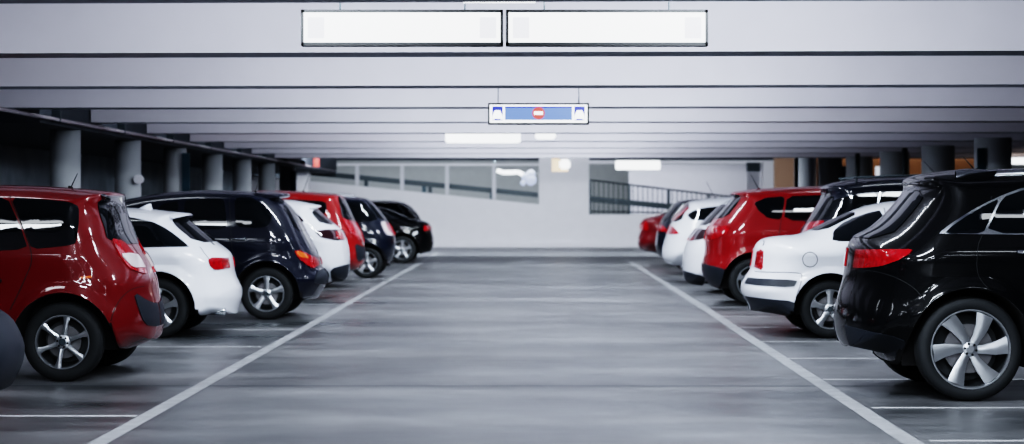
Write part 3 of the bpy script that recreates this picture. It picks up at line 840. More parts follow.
  'out': [(0.36, 0.221, 0.04), (0.146, 0.233, 0.5), (0.04, 0.391, 0.5), (0.0, 0.497, 0.5), (0.0, 0.577, 0.5), (0.093, 0.616, 0.5), (0.093, 0.749, 0.5), (0.199, 0.947, 0.5), (0.344, 1.199, 0.34),
          (0.476, 1.41, 0.34), (0.582, 1.516, 0.34), (0.705, 1.587, 0.15), (0.862, 1.62, 0.15), (1.227, 1.639, 0.15), (1.67, 1.646, 0.15), (1.879, 1.633, 0.15), (2.166, 1.607, 0.15),
          (2.401, 1.567, 0.15), (2.649, 1.515, 0.15), (2.9, 1.42, 0.25), (3.2, 1.15, 0.25), (3.35, 1.08, 0.35), (3.8, 0.98, 0.35), (4.1, 0.82, 0.5), (4.27, 0.6, 0.5), (4.28, 0.4, 0.5),
          (4.15, 0.22, 0.04)],
  'parts': [('tail_lamp', 'lampdeep', [(0.354, 0.866), (0.31, 0.877), (0.222, 0.836), (0.106, 0.756), (0.073, 0.69), (0.138, 0.642), (0.202, 0.684), (0.305, 0.777)], {'ymin': 0.25, 'off': 0.012}),
            ('tail_lamp_lens', 'amber', [(0.342, 0.859), (0.309, 0.867), (0.232, 0.83), (0.186, 0.771), (0.294, 0.789)], {'ymin': 0.25, 'off': 0.018}),
            ('quarter_window', 'glass', [(1.116, 1.533), (1.02, 1.552), (0.904, 1.539), (0.76, 1.463), (0.671, 1.374), (0.641, 1.298), (0.67, 1.197), (0.756, 1.166), (1.034, 1.166), (1.086, 1.21)],
             {'off': 0.006, 'round': 1, 'ymin': 0.45}),
            ('door_window', 'glass', [(1.746, 1.513), (1.558, 1.526), (1.255, 1.533), (1.218, 1.336), (1.198, 1.159), (1.69, 1.134), (1.754, 1.159)], {'off': 0.006, 'ymin': 0.45}),
            ('front_window', 'glass', [(1.822, 1.507), (1.829, 1.134), (2.295, 1.109), (2.178, 1.311), (2.022, 1.463)], {'off': 0.006, 'ymin': 0.45}),
            ('rear_window', 'glass', [(-0.5, 1.12), (0.5, 1.12), (0.4, 1.45), (-0.4, 1.45)], {'face': 'rear', 'off': 0.006, 'round': 1}),
            ('rear_bumper', 'plastic', [(0.077, 0.628), (-0.138, 0.653), (-0.138, 0.413), (0.128, 0.438)], {'off': 0.014, 'ymin': 0.1}),
            ('windscreen', 'glass', [(-0.5, 1.16), (0.5, 1.16), (0.42, 1.5), (-0.42, 1.5)], {'face': 'front', 'off': 0.006})],
  'strips': [('door_seam', 'gap', [(1.188, 1.565), (1.148, 1.159), (1.132, 0.857), (1.057, 0.73), (0.964, 0.681)], 0.008)],
  'extra': [],
  'arch': 0.065,
  'spine': 0.86,
  'belt': 1.02,
  'tum': 0.2,
  'flare': 0.04,
  'lod': 0,
  'name': 'retro_car',
  'lines': []},
 {'row': 'left',
  'label': 'white hatchback with swept dark tail lamps, beyond the navy retro car',
  'cat': 'car',
  'Yf': 30.19,
  'W': 1.78,
  'tail': -2.623,
  'L': 4.3,
  'r': 0.32,
  'xr': 0.8,
  'xf': 3.4000000000000004,
  'rim': 'five',
  'paint': 'white',
  'out': [(0.209, 0.269, 0.45), (0.063, 0.27, 0.5), (0.0, 0.38, 0.5), (-0.008, 0.553, 0.5), (0.0, 0.742, 0.5), (0.048, 0.931, 0.5), (0.095, 1.057, 0.5), (0.252, 1.167, 0.34), (0.52, 1.387, 0.34),
          (0.501, 1.434, 0.1), (0.547, 1.466, 0.1), (0.765, 1.512, 0.15), (1.06, 1.543, 0.15), (1.542, 1.559, 0.15), (2.15, 1.54, 0.15), (2.5, 1.45, 0.25), (2.9099999999999997, 1.08, 0.25),
          (3.0599999999999996, 0.9500000000000001, 0.35), (3.6119999999999997, 0.88, 0.35), (4.0634999999999994, 0.76, 0.35), (4.257, 0.6200000000000001, 0.5), (4.3, 0.5, 0.5), (4.28, 0.3, 0.5),
          (4.18, 0.2, 0.04)],
  'parts': [('tail_lamp', 'lampdark', [(0.449, 1.056), (0.313, 1.077), (0.124, 1.077), (0.063, 1.04), (0.01, 0.918), (0.151, 0.916), (0.344, 0.958)], {'ymin': 0.22, 'off': 0.012}),
            ('tail_lamp_lens', 'lamp', [(0.168, 1.051), (0.058, 1.026), (0.011, 0.926), (0.127, 0.93)], {'ymin': 0.222, 'off': 0.018}),
            ('side_window', 'glass', [(1.448, 1.45), (0.995, 1.45), (0.789, 1.374), (0.681, 1.283), (0.603, 1.192), (1.431, 1.178)], {'off': 0.006, 'ymin': 0.45}),
            ('rear_window', 'glass', [(-0.6, 1.16), (0.6, 1.16), (0.5, 1.38), (-0.5, 1.38)], {'face': 'rear', 'off': 0.006}),
            ('rear_window_edge', 'glass', [(0.522, 1.389), (0.501, 1.373), (0.234, 1.149), (0.251, 1.143)], {'ymin': 0.189, 'off': 0.006}),
            ('bumper_skirt', 'plastic', [(0.22, 0.482), (-0.127, 0.573), (-0.127, 0.255), (0.236, 0.225)], {'off': 0.007, 'ymin': 0.1}),
            ('windscreen', 'glass', [(-0.62, 1.06), (0.62, 1.06), (0.54, 1.44), (-0.54, 1.44)], {'face': 'front', 'off': 0.006})],
  'strips': [],
  'extra': [],
  'arch': 0.065,
  'spine': 0.8,
  'belt': 0.95,
  'tum': 0.24,
  'flare': 0.02,
  'lod': 1,
  'name': 'hatchback_car',
  'lines': []},
 {'row': 'left',
  'label': 'red boxy hatchback with tall red tail lamp, before the dark hatchback on the left',
  'cat': 'car',
  'Yf': 34.67,
  'W': 1.76,
  'tail': -2.722,
  'L': 4.1,
  'r': 0.32,
  'xr': 0.8,
  'xf': 3.3,
  'rim': 'five',
  'paint': 'redorange',
  'out': [(0.286, 0.285, 0.45), (0.099, 0.3, 0.5), (0.009, 0.426, 0.5), (-0.009, 0.605, 0.5), (0.027, 0.821, 0.5), (0.081, 1.001, 0.5), (0.171, 1.145, 0.5), (0.279, 1.396, 0.34), (0.387, 1.594, 0.34),
          (0.424, 1.637, 0.1), (0.709, 1.663, 0.15), (1.153, 1.699, 0.15), (1.544, 1.708, 0.15), (2.05, 1.7, 0.15), (2.4, 1.6099999999999999, 0.25), (2.7699999999999996, 1.16, 0.25),
          (2.9199999999999995, 1.03, 0.35), (3.4439999999999995, 0.96, 0.35), (3.8744999999999994, 0.84, 0.35), (4.058999999999999, 0.7, 0.5), (4.1, 0.5, 0.5), (4.08, 0.3, 0.5),
          (3.9799999999999995, 0.2, 0.04)],
  'parts': [('tail_lamp', 'lamp', [(0.348, 1.206), (0.23, 1.186), (0.103, 1.118), (0.033, 0.98), (-0.024, 0.798), (0.02, 0.783), (0.212, 0.978)], {'ymin': 0.22, 'off': 0.012}),
            ('side_window', 'glass', [(1.763, 1.554), (1.137, 1.546), (0.616, 1.511), (0.596, 1.363), (0.68, 1.242), (1.755, 1.224)], {'off': 0.006, 'ymin': 0.45}),
            ('pillar_glass', 'glass', [(0.433, 1.609), (0.397, 1.592), (0.187, 1.185), (0.23, 1.186), (0.349, 1.241)], {'ymin': 0.044, 'off': 0.007}),
            ('rear_window', 'glass', [(-0.6, 1.16), (0.6, 1.16), (0.54, 1.56), (-0.54, 1.56)], {'face': 'rear', 'off': 0.007}),
            ('bumper_corner', 'plastic', [(0.128, 0.786), (-0.043, 0.684), (-0.047, 0.523), (0.084, 0.45)], {'off': 0.008, 'ymin': 0.051})],
  'strips': [],
  'extra': [],
  'arch': 0.065,
  'spine': 0.8,
  'belt': 0.95,
  'tum': 0.15,
  'flare': 0.02,
  'lod': 1,
  'name': 'minivan_car',
  'lines': []},
 {'row': 'left',
  'label': 'dark blue hatchback with bright spoked wheel, beside the dark red-lamped sedan',
  'cat': 'car',
  'Yf': 39.43,
  'W': 1.7,
  'tail': -2.474,
  'L': 4.0,
  'r': 0.31,
  'xr': 0.517,
  'xf': 3.017,
  'rim': 'five',
  'paint': 'darkblue',
  'out': [(0.293, 0.244, 0.45), (0.092, 0.291, 0.5), (0.011, 0.454, 0.5), (-0.01, 0.657, 0.5), (-0.01, 0.82, 0.5), (0.072, 0.982, 0.5), (0.173, 1.165, 0.5), (0.336, 1.369, 0.34), (0.478, 1.531, 0.34),
          (0.547, 1.591, 0.1), (0.809, 1.611, 0.15), (1.111, 1.631, 0.15), (2.0, 1.62, 0.15), (2.35, 1.53, 0.25), (2.6999999999999997, 1.16, 0.25), (2.8499999999999996, 1.03, 0.35),
          (3.36, 0.96, 0.35), (3.78, 0.84, 0.35), (3.96, 0.7, 0.5), (4.0, 0.5, 0.5), (3.98, 0.3, 0.5), (3.88, 0.2, 0.04)],
  'parts': [('tail_lamp', 'lampclear', [(0.249, 1.112), (0.184, 1.13), (0.036, 0.97), (0.008, 0.832), (0.146, 0.874)], {'ymin': 0.25, 'off': 0.012}),
            ('tail_lamp_lens', 'lamp', [(0.165, 1.1), (0.136, 1.089), (-0.02, 0.869), (0.008, 0.842), (0.102, 0.971)], {'ymin': 0.22, 'off': 0.018}),
            ('side_window', 'glass', [(1.441, 1.49), (0.85, 1.509), (0.582, 1.51), (0.427, 1.351), (0.286, 1.132), (1.432, 1.115)], {'off': 0.006, 'ymin': 0.45}),
            ('rear_window', 'glass', [(-0.56, 1.16), (0.56, 1.16), (0.5, 1.48), (-0.5, 1.48)], {'face': 'rear', 'off': 0.006})],
  'strips': [],
  'extra': [],
  'arch': 0.065,
  'spine': 0.8,
  'belt': 0.95,
  'tum': 0.18,
  'flare': 0.02,
  'lod': 1,
  'name': 'hatchback_car',
  'lines': []},
 {'row': 'left',
  'label': 'white tall car of which only the roof shows above the dark blue hatchback',
  'cat': 'car',
  'Yf': 44.39,
  'W': 1.76,
  'tail': -3.297,
  'L': 4.3,
  'r': 0.32,
  'xr': 0.8,
  'xf': 3.4000000000000004,
  'rim': 'five',
  'paint': 'white',
  'out': [(0.485, 0.182, 0.04), (0.023, 0.309, 0.5), (0.0, 0.651, 0.5), (0.068, 1.062, 0.5), (0.228, 1.404, 0.34), (0.342, 1.655, 0.34), (0.506, 1.71, 0.15), (1.072, 1.733, 0.15),
          (1.637, 1.733, 0.15), (2.15, 1.74, 0.15), (2.5, 1.65, 0.25), (2.9099999999999997, 1.16, 0.25), (3.0599999999999996, 1.03, 0.35), (3.6119999999999997, 0.96, 0.35),
          (4.0634999999999994, 0.84, 0.35), (4.257, 0.7, 0.5), (4.3, 0.5, 0.5), (4.28, 0.3, 0.5), (4.18, 0.2, 0.04)],
  'parts': [('side_window', 'glass', [(1.775, 1.583), (0.886, 1.583), (0.451, 1.562), (0.313, 1.205), (1.767, 1.183)], {'off': 0.006, 'ymin': 0.45}),
            ('tail_lamp', 'lamp', [(0.193, 1.159), (0.032, 1.061), (-0.002, 0.927), (0.124, 0.846)], {'ymin': 0.22, 'off': 0.012}),
            ('rear_window', 'glass', [(-0.56, 1.16), (0.56, 1.16), (0.5, 1.56), (-0.5, 1.56)], {'face': 'rear', 'off': 0.006})],
  'strips': [],
  'extra': [],
  'arch': 0.065,
  'spine': 0.8,
  'belt': 0.95,
  'tum': 0.15,
  'flare': 0.02,
  'lod': 1,
  'name': 'minivan_car',
  'lines': []},
 {'row': 'left',
  'label': 'black coupe-like sedan with small red tail lamp, farthest tail on the left',
  'cat': 'car',
  'Yf': 49.53,
  'W': 1.78,
  'tail': -2.123,
  'L': 4.5,
  'r': 0.34,
  'xr': 0.753,
  'xf': 3.4530000000000003,
  'rim': 'five',
  'paint': 'black',
  'out': [(0.507, 0.209, 0.04), (0.077, 0.281, 0.5), (0.0, 0.434, 0.5), (0.0, 0.612, 0.5), (0.051, 0.764, 0.5), (0.077, 0.967, 0.5), (0.214, 1.044, 0.2), (0.534, 1.094, 0.34), (0.89, 1.247, 0.34),
          (1.23, 1.387, 0.15), (1.608, 1.45, 0.15), (2.112, 1.475, 0.15), (2.25, 1.46, 0.15), (2.6, 1.3699999999999999, 0.25), (3.05, 1.1199999999999999, 0.25), (3.1999999999999997, 0.99, 0.35),
          (3.78, 0.9199999999999999, 0.35), (4.2524999999999995, 0.7999999999999999, 0.35), (4.455, 0.6599999999999999, 0.5), (4.5, 0.5, 0.5), (4.48, 0.3, 0.5), (4.38, 0.2, 0.04)],
  'parts': [('tail_lamp', 'lamp', [(0.217, 0.952), (0.04, 0.926), (0.012, 0.832), (0.214, 0.803)], {'ymin': 0.22, 'off': 0.012}),
            ('side_window', 'glass', [(2.05, 1.326), (1.363, 1.35), (1.022, 1.25), (0.765, 1.101), (2.041, 1.078)], {'off': 0.006, 'ymin': 0.45}),
            ('side_reflector', 'plate', [(0.478, 0.756), (0.381, 0.805), (0.357, 0.756), (0.478, 0.682)], {'off': 0.006, 'ymin': 0.45}),
            ('rear_window', 'glass', [(-0.56, 1.14), (0.56, 1.14), (0.5, 1.36), (-0.5, 1.36)], {'face': 'rear', 'off': 0.006})],
  'strips': [],
  'extra': [],
  'arch': 0.065,
  'spine': 0.8,
  'belt': 0.95,
  'tum': 0.24,
  'flare': 0.02,
  'lod': 1,
  'name': 'sedan_car',
  'lines': []},
 {'row': 'left',
  'label': 'black car with chrome window line, its roof showing above the black sedan',
  'cat': 'car',
  'Yf': 54.1,
  'W': 1.76,
  'tail': -2.566,
  'L': 4.3,
  'r': 0.32,
  'xr': 0.8,
  'xf': 3.4000000000000004,
  'rim': 'five',
  'paint': 'black',
  'out': [(0.361, 0.122, 0.04), (0.056, 0.204, 0.5), (0.0, 0.481, 0.5), (0.028, 0.813, 0.5), (0.111, 1.09, 0.5), (0.36, 1.395, 0.34), (0.595, 1.532, 0.15), (0.953, 1.574, 0.15), (1.503, 1.574, 0.15),
          (2.052, 1.587, 0.15), (2.15, 1.56, 0.15), (2.5, 1.47, 0.25), (2.9099999999999997, 1.16, 0.25), (3.0599999999999996, 1.03, 0.35), (3.6119999999999997, 0.96, 0.35),
          (4.0634999999999994, 0.84, 0.35), (4.257, 0.7, 0.5), (4.3, 0.5, 0.5), (4.28, 0.3, 0.5), (4.18, 0.2, 0.04)],
  'parts': [('side_window', 'glass', [(1.989, 1.423), (1.041, 1.45), (0.689, 1.423), (0.416, 1.125), (1.981, 1.098)], {'off': 0.006, 'ymin': 0.45}),
            ('tail_lamp', 'lamp', [(0.208, 1.015), (0.034, 0.987), (-0.007, 0.842), (0.153, 0.825)], {'ymin': 0.22, 'off': 0.012}),
            ('window_trim', 'chrome', [(0.715, 1.423), (0.664, 1.436), (0.472, 1.233), (0.524, 1.233)], {'off': 0.009, 'ymin': 0.45}),
            ('rear_window', 'glass', [(-0.56, 1.14), (0.56, 1.14), (0.5, 1.42), (-0.5, 1.42)], {'face': 'rear', 'off': 0.006})],
  'strips': [],
  'extra': [],
  'arch': 0.065,
  'spine': 0.8,
  'belt': 0.95,
  'tum': 0.2,
  'flare': 0.02,
  'lod': 1,
  'name': 'hatchback_car',
  'lines': []}]
built = {}
for c in CARS:
    built[c['label']] = build_car(c)
def get(s): return next(v for k, v in built.items() if k.startswith(s))

def spoiler(root, prof, w, mat, dx=.12, dz=.03):
    bm = bmesh.new(); rows = []
    for i in range(13):
        u = -1 + i / 6; a = dx * abs(u) ** 2.2
        rows.append([bm.verts.new((x + a, u * w, z - dz * u * u)) for x, z in prof])
    n = len(prof)
    for A, B2 in zip(rows, rows[1:]):
        for k in range(n): bm.faces.new((A[k], A[(k + 1) % n], B2[(k + 1) % n], B2[k]))
    bm.faces.new(rows[0]); bm.faces.new(rows[-1][::-1])
    o = obj('roof_spoiler', bm, mat, root, True); o.data.set_sharp_from_angle(angle=.7)
# --- details of single cars (local frame: x runs from the tail to the nose)
root, B, nr = get('glossy black crossover')
for sd in (nr, -nr):
    handle(B, root, 1.28, 1.105, sd, M['chrome']); handle(B, root, 2.2, 1.10, sd, M['chrome']); mirror(B, root, 3.15, 1.15, sd)
    # roof rail
    pts = [(.80, 1.62), (.95, 1.70), (1.15, 1.735), (1.5, 1.745), (2.1, 1.74), (2.5, 1.70), (2.7, 1.64)]
    bm = bmesh.new(); pr = None
    for p in resample(chaikin(pts, 2, False), .06):
        co = B.bvh.ray_cast(Vector((p[0], sd * .60, 4)), Vector((0, 0, -1)))[0]
        ring = [bm.verts.new((p[0], sd * .60 + a, co.z + b)) for a, b in ((-.02, -.01), (-.018, .035), (0, .045), (.018, .035), (.02, -.01))]
        if pr:
            for i in range(4): bm.faces.new((pr[i], pr[i + 1], ring[i + 1], ring[i]))
        pr = ring
    obj('roof_rail', bm, M['chrome'], root, True)
spoiler(root, [(.56, 1.615), (.60, 1.645), (.80, 1.712), (1.0, 1.735), (.98, 1.70), (.74, 1.62)], .66, M['p_black'], .10, .03)
bm = TB((.34, .1, 1.235), (.52, -.30, 1.36), .010, 8); tube(bm, (.30, .1, 1.22), (.38, .1, 1.25), .022, 10); obj('rear_wiper', bm, M['gap'], root, True)
antenna(root, 1.1, roofz(B, 1.1), .15, .8)
root, B, nr = get('white sedan')
for sd in (nr, -nr):
    handle(B, root, 1.45, .93, sd, M['p_white']); handle(B, root, 2.4, .93, sd, M['p_white']); mirror(B, root, 3.05, 1.0, sd)
root, B, nr = get('dark blue SUV')
spoiler(root, [(.33, 1.635), (.38, 1.69), (.70, 1.775), (.85, 1.785), (.60, 1.68)], .66, M['p_darkblue'], .10, .03)
for sd in (nr, -nr):
    bm = TB((.62, sd * .58, 1.80), (2.1, sd * .58, 1.85), .016, 8)
    for x in (.66, 1.4, 2.05): tube(bm, (x, sd * .58, 1.72), (x, sd * .58, 1.825), .014, 8)
    obj('roof_rail', bm, M['metal'], root, True)
antenna(root, 1.85, roofz(B, 1.85), .30, .8)
root, B, nr = get('bright red crossover')
antenna(root, .85, roofz(B, .85), .26, .55)
spoiler(root, [(.42, 1.615), (.46, 1.645), (.75, 1.68), (.9, 1.685), (.66, 1.61)], .62, M['p_red'], .12, .03)
for sd in (nr, -nr): handle(B, root, 1.42, 1.02, sd, M['p_red'])
root, B, nr = get('red compact minivan')
for sd in (nr, -nr):
    handle(B, root, 1.24, .83, sd, M['gap']); handle(B, root, 2.2, .84, sd, M['gap']); mirror(B, root, 3.0, 1.05, sd)
antenna(root, .78, roofz(B, .78), .14, .5)
root, B, nr = get('white sporty hatchback')
spoiler(root, [(.56, 1.335), (.58, 1.355), (.90, 1.39), (1.05, 1.40), (.75, 1.33)], .56, M['p_white'], .10, .03)
bm = bmesh.new(); z = roofz(B, 1.1); prism(bm, [(1.0, z - .01), (1.02, z + .055), (1.05, z + .05), (1.18, z - .01)], -.018, .018); obj('shark_fin_antenna', bm, M['p_white'], root, True)
for sd in (1, -1): obj('exhaust_tip', TB((.10, sd * .5, .27), (.3, sd * .5, .28), .04, 16), M['chrome'], root, True)
root, B, nr = get('navy blue retro')
for sd in (nr, -nr):
    handle(B, root, .98 + .08, 1.02, sd, M['chrome'])
    handle(B, root, 2.1, 1.0, sd, M['chrome'])
antenna(root, .95, roofz(B, .95), .14, .3)
spoiler(root, [(.50, 1.575), (.52, 1.60), (.76, 1.635), (.84, 1.61), (.62, 1.56)], .50, M['p_navy'], .10, .03)
root, B, nr = get('white hatchback with swept')
spoiler(root, [(.43, 1.425), (.45, 1.445), (.75, 1.50), (.85, 1.50), (.6, 1.42)], .56, M['p_white'], .10, .03)
root, B, nr = get('red boxy hatchback')
antenna(root, 1.1, roofz(B, 1.1), .5, .35)
root, B, nr = get('white hatchback with tall')
antenna(root, 1.0, roofz(B, 1.0), .35, .5)

# ------------------------------------------------------------------ the garage shell
CB = 2.65          # underside of the cross beams
SZ = 3.30          # underside of the slab
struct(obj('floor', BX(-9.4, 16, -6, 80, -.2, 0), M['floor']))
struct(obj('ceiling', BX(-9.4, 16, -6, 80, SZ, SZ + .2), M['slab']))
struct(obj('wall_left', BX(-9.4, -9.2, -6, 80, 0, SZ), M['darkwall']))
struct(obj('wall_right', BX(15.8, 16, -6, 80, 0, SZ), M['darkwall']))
struct(obj('wall_back', BX(-9.4, 16, 80, 80.2, 0, SZ), M['rampwall']))
struct(obj('wall_behind_camera', BX(-9.4, 16, -6.2, -6, 0, SZ), M['darkwall']))
ny = 0
for k in range(-3, 10):
    y = 15.68 + 4.38 * k
    if y > 52.5: break
    xl = -9.2 if y < 25 else -6.20
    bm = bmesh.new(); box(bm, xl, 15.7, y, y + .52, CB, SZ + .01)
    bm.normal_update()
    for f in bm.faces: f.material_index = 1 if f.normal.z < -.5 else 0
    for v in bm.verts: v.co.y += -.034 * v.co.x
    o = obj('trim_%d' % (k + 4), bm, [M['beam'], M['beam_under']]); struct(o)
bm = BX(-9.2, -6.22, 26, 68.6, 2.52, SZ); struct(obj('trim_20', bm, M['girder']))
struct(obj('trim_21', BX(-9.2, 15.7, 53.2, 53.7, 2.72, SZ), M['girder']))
# far parapet of the ramp (left part slopes down to the pier), pier, right parapet, plinth
YP = 68.6
def far(px, py, Y=YP): return ((px - 518) * Y / 2000, 1.45 - (py - 205) * Y / 2000)
bm = bmesh.new(); a = far(300, 180); b = far(541, 204.6)
prism(bm, [(-9.2, 0), (-9.2, a[1] + .17), a, b, (b[0], 0)], YP, YP + .2); struct(obj('wall_ramp_left', bm, M['concrete']))
x0 = far(539, 0)[0]; x1 = far(589, 0)[0]
struct(obj('wall_pier', BX(x0, x1, YP - .02, YP + .5, 0, SZ), M['concrete']))
struct(obj('wall_ramp_right', BX(x1, 9.2, YP, YP + .2, 0, 1.12), M['concrete']))
struct(obj('baseboard_far', BX(-9.2, 9.2, YP - .12, YP - .021, 0, .16), M['concrete']))
struct(obj('trim_22', BX(-9.2, x0, YP, YP + .1, 2.80, 2.87), M['concrete']))
struct(obj('trim_23', BX(x1, 9.3, YP, YP + .12, 2.86, 2.98), M['concrete']))
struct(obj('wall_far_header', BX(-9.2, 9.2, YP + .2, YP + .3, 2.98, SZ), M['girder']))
# far end bay walls on the right
struct(obj('wall_ramp_inner', BX(far(629, 0, 74)[0], 9.2, 74, 74.2, 0, 2.95), M['farwall']))
struct(obj('trim_24', BX(far(747, 0)[0], far(758, 0)[0], YP - .3, YP - .02, 0, 2.6), M['slab']))
struct(obj('trim_25', BX(far(746, 0)[0], far(759, 0)[0], YP - .34, YP - .1, 2.6, 2.9), M['metal']))
struct(obj('trim_26', BX(far(762, 0)[0], far(776, 0)[0], YP - .2, YP - .02, 0, 2.9), M['concrete']))
struct(obj('wall_orange', BX(9.3, 15.8, 64.8, 65, 0, 2.95), M['orange']))
struct(obj('trim_27', BX(9.3, 15.8, 64.6, 64.75, 2.98, 3.24), M['e_soft']))  # bright upper band of the wall, its light put in as glow
struct(obj('trim_28', BX(-7.2, -6.85, 65.2, 66, 0, 2.85), M['concrete']))
struct(obj('trim_29', BX(far(776, 0, 63)[0], far(797, 0, 63)[0], 63, 63.6, 0, SZ), pmat('tan_concrete', (.26, .17, .12), .7)))
# ramp surface rising behind the parapet
bm = bmesh.new(); prism(bm, [(-9.2, 0), (-9.2, 1.9), (9.2, .3), (9.2, 0)], YP + .3, 80); struct(obj('trim_30', bm, M['rampwall']))

# columns
def column_obj(x, y, r, top, lab, grp, n):
    bm = bmesh.new(); prof = [(0.001, 0), (r, 0), (r, top)]
    rings = []
    seg = 36
    A = [bm.verts.new((r * math.cos(2 * PI * i / seg), r * math.sin(2 * PI * i / seg), 0)) for i in range(seg)]
    Bv = [bm.verts.new((v.co.x, v.co.y, top)) for v in A]
    for i in range(seg):
        f = bm.faces.new((A[i], A[(i + 1) % seg], Bv[(i + 1) % seg], Bv[i])); f.smooth = True
    bm.faces.new(A[::-1]); bm.faces.new(Bv)
    o = obj('concrete_column', bm, M['column']); o.location = (x, y, 0); tag(o, lab, 'column', grp)
LW = ['first', 'second', 'third', 'fourth', 'fifth', 'sixth', 'seventh', 'eighth']
for k in range(7):
    column_obj(-6.45, 28.5 + 4.57 * k, .215, 2.52, 'round grey concrete column behind the left cars, %s from the left' % LW[k], 'round columns behind the left row', k)
for k in range(6):
    column_obj(8.5, 35.8 + 4.67 * k, .33, 2.65 if k < 4 else 3.29, 'thick round concrete column behind the right cars, %s from the right' % LW[k], 'round columns behind the right row', k)
# column notices
def box_thing(name, label, cat, b, mat, group=None, bev=0):
    return tag(obj(name, BX(*b, bev=bev), mat), label, cat, group)
box_thing('column_sign', 'dark teal sign panel on the third left column', 'sign', (-6.28, -6.14, 37.4, 37.44, 1.55, 2.42), M['teal'])
box_thing('column_sign', 'dark teal sign panel on the farthest left column', 'sign', (-6.34, -6.18, 55.68, 55.72, 1.6, 2.4), M['teal'])
tag(obj('push_button_box', TB((-6.235, 32.8, 1.87), (-6.235, 32.95, 1.87), .075, 16), M['whitemetal']), 'small round white fitting on the second left column', 'fitting')
box_thing('column_sign', 'dark teal strip sign beside the first right column', 'sign', (8.16, 8.30, 35.5, 35.55, 2.0, 2.46), M['teal'])
box_thing('column_sign', 'dark teal strip sign beside the fifth right column', 'sign', (8.75, 8.92, 54.1, 54.2, 1.9, 2.5), M['teal'])

# conduit along the girder with brackets
t = thing('ceiling_conduit_pipe', 'long grey conduit pipe running above the left columns', 'pipe', (-6.13, 9, 2.585))
bm = TB((0, -14, 0), (0, 58, 0), .026, 12); tube(bm, (-.055, -14, .02), (-.055, 58, .02), .018, 10); obj('pipe', bm, M['pipe'], t, True)
for k in range(16):
    yy = -13 + k * 4.38
    obj('bracket', BX(-.089, .03, yy, yy + .06, -.03, SZ - 2.60 if yy < 17 else .14), M['metal'], t)
for k in range(6):
    tag(obj('cable_clamp_box', BX(-6.20, -5.95, 24.8 + 4.38 * k, 25.2 + 4.38 * k, 2.66, 2.86), M['metal']), 'dark junction box above the conduit pipe at a beam end on the left', 'junction box', 'junction boxes at the left beam ends')
for i, (px, X, Y) in enumerate([(797, 7.6, 54.6), (916, 8.2, 42.4), (857, 8.05, 47.4)]):
    tag(obj('drain_pipe', TB((X, Y, 0), (X, Y, 3.29), .055, 12), M['metal'], smooth=True), 'dark vertical drain pipe beside the %s right column' % ['fifth', 'second', 'fourth'][i], 'pipe')

# ------------------------------------------------------------------ floor markings
def ribbon(name, pts, w, z, lab, group=None, mat='line'):
    bm = bmesh.new(); pr = None
    P = resample(pts, .5)
    for i, p in enumerate(P):
        a, b = P[max(0, i - 1)], P[min(len(P) - 1, i + 1)]
        d = Vector((b[0] - a[0], b[1] - a[1])).normalized(); n = Vector((-d.y, d.x)) * w / 2
        row = (bm.verts.new((p[0] - n.x, p[1] - n.y, z)), bm.verts.new((p[0] + n.x, p[1] + n.y, z)))
        if pr: bm.faces.new((pr[0], pr[1], row[1], row[0]))
        pr = row
    bmesh.ops.recalc_face_normals(bm, faces=bm.faces)
    for f in bm.faces:
        if f.normal.z < 0: f.normal_flip()
    o = obj(name, bm, M[mat], recalc=False)
    return tag(o, lab, 'floor marking', group)
ribbon('lane_line', [(-2.58, 3), (-2.55, 12.2), (-2.50, 25), (-2.50, 33), (-2.42, 60)], .12, .003, 'white lane line on the floor along the tails of the left cars')
ribbon('lane_line', [(2.40, 3), (2.40, 12.4), (2.53, 22.3), (2.62, 28.2), (2.80, 44.6), (2.85, 53)], .13, .003, 'white lane line on the floor along the tails of the right cars')
ys = [y * 1.905 for y in (5.27, 6.45, 7.50, 8.72, 9.92, 11.13, 12.43, 13.65, 14.85, 16.05, 17.25, 18.45, 19.65, 20.85, 22.0, 23.2)]
for i, y in enumerate(ys):
    x = 2.53
    ribbon('bay_line', [(x, y), (7.4, y)], .075, .002, 'thin white bay line on the floor under the right row of cars', 'thin bay lines of the right row', mat='bayline')
for i, y in enumerate([y * 1.905 for y in (4.8, 7.21, 10.72, 12.2, 13.98, 15.3, 16.6, 18.0, 19.3, 20.6, 21.9, 23.2)]):
    ribbon('bay_line', [(-7.4, y), (-2.62, y)], .085, .002, 'thin white bay line on the floor under the left row of cars', 'thin bay lines of the left row', mat='bayline')
ribbon('floor_joint', [(-8, 16.03), (8, 16.0)], .045, .0015, 'dark narrow expansion joint crossing the whole floor', mat='metal')
bm = bmesh.new()
vs = [bm.verts.new((x, y, .003)) for x, y in [(.23 - .42, 50.3), (.23 + .42, 50.3), (.23 + .12, 51.5), (.23 + .12, 53), (.23 - .12, 53), (.23 - .12, 51.5)]]
bm.faces.new(vs); tag(obj('floor_arrow', bm, M['line']), 'small white direction arrow painted on the floor near the far wall', 'floor marking')

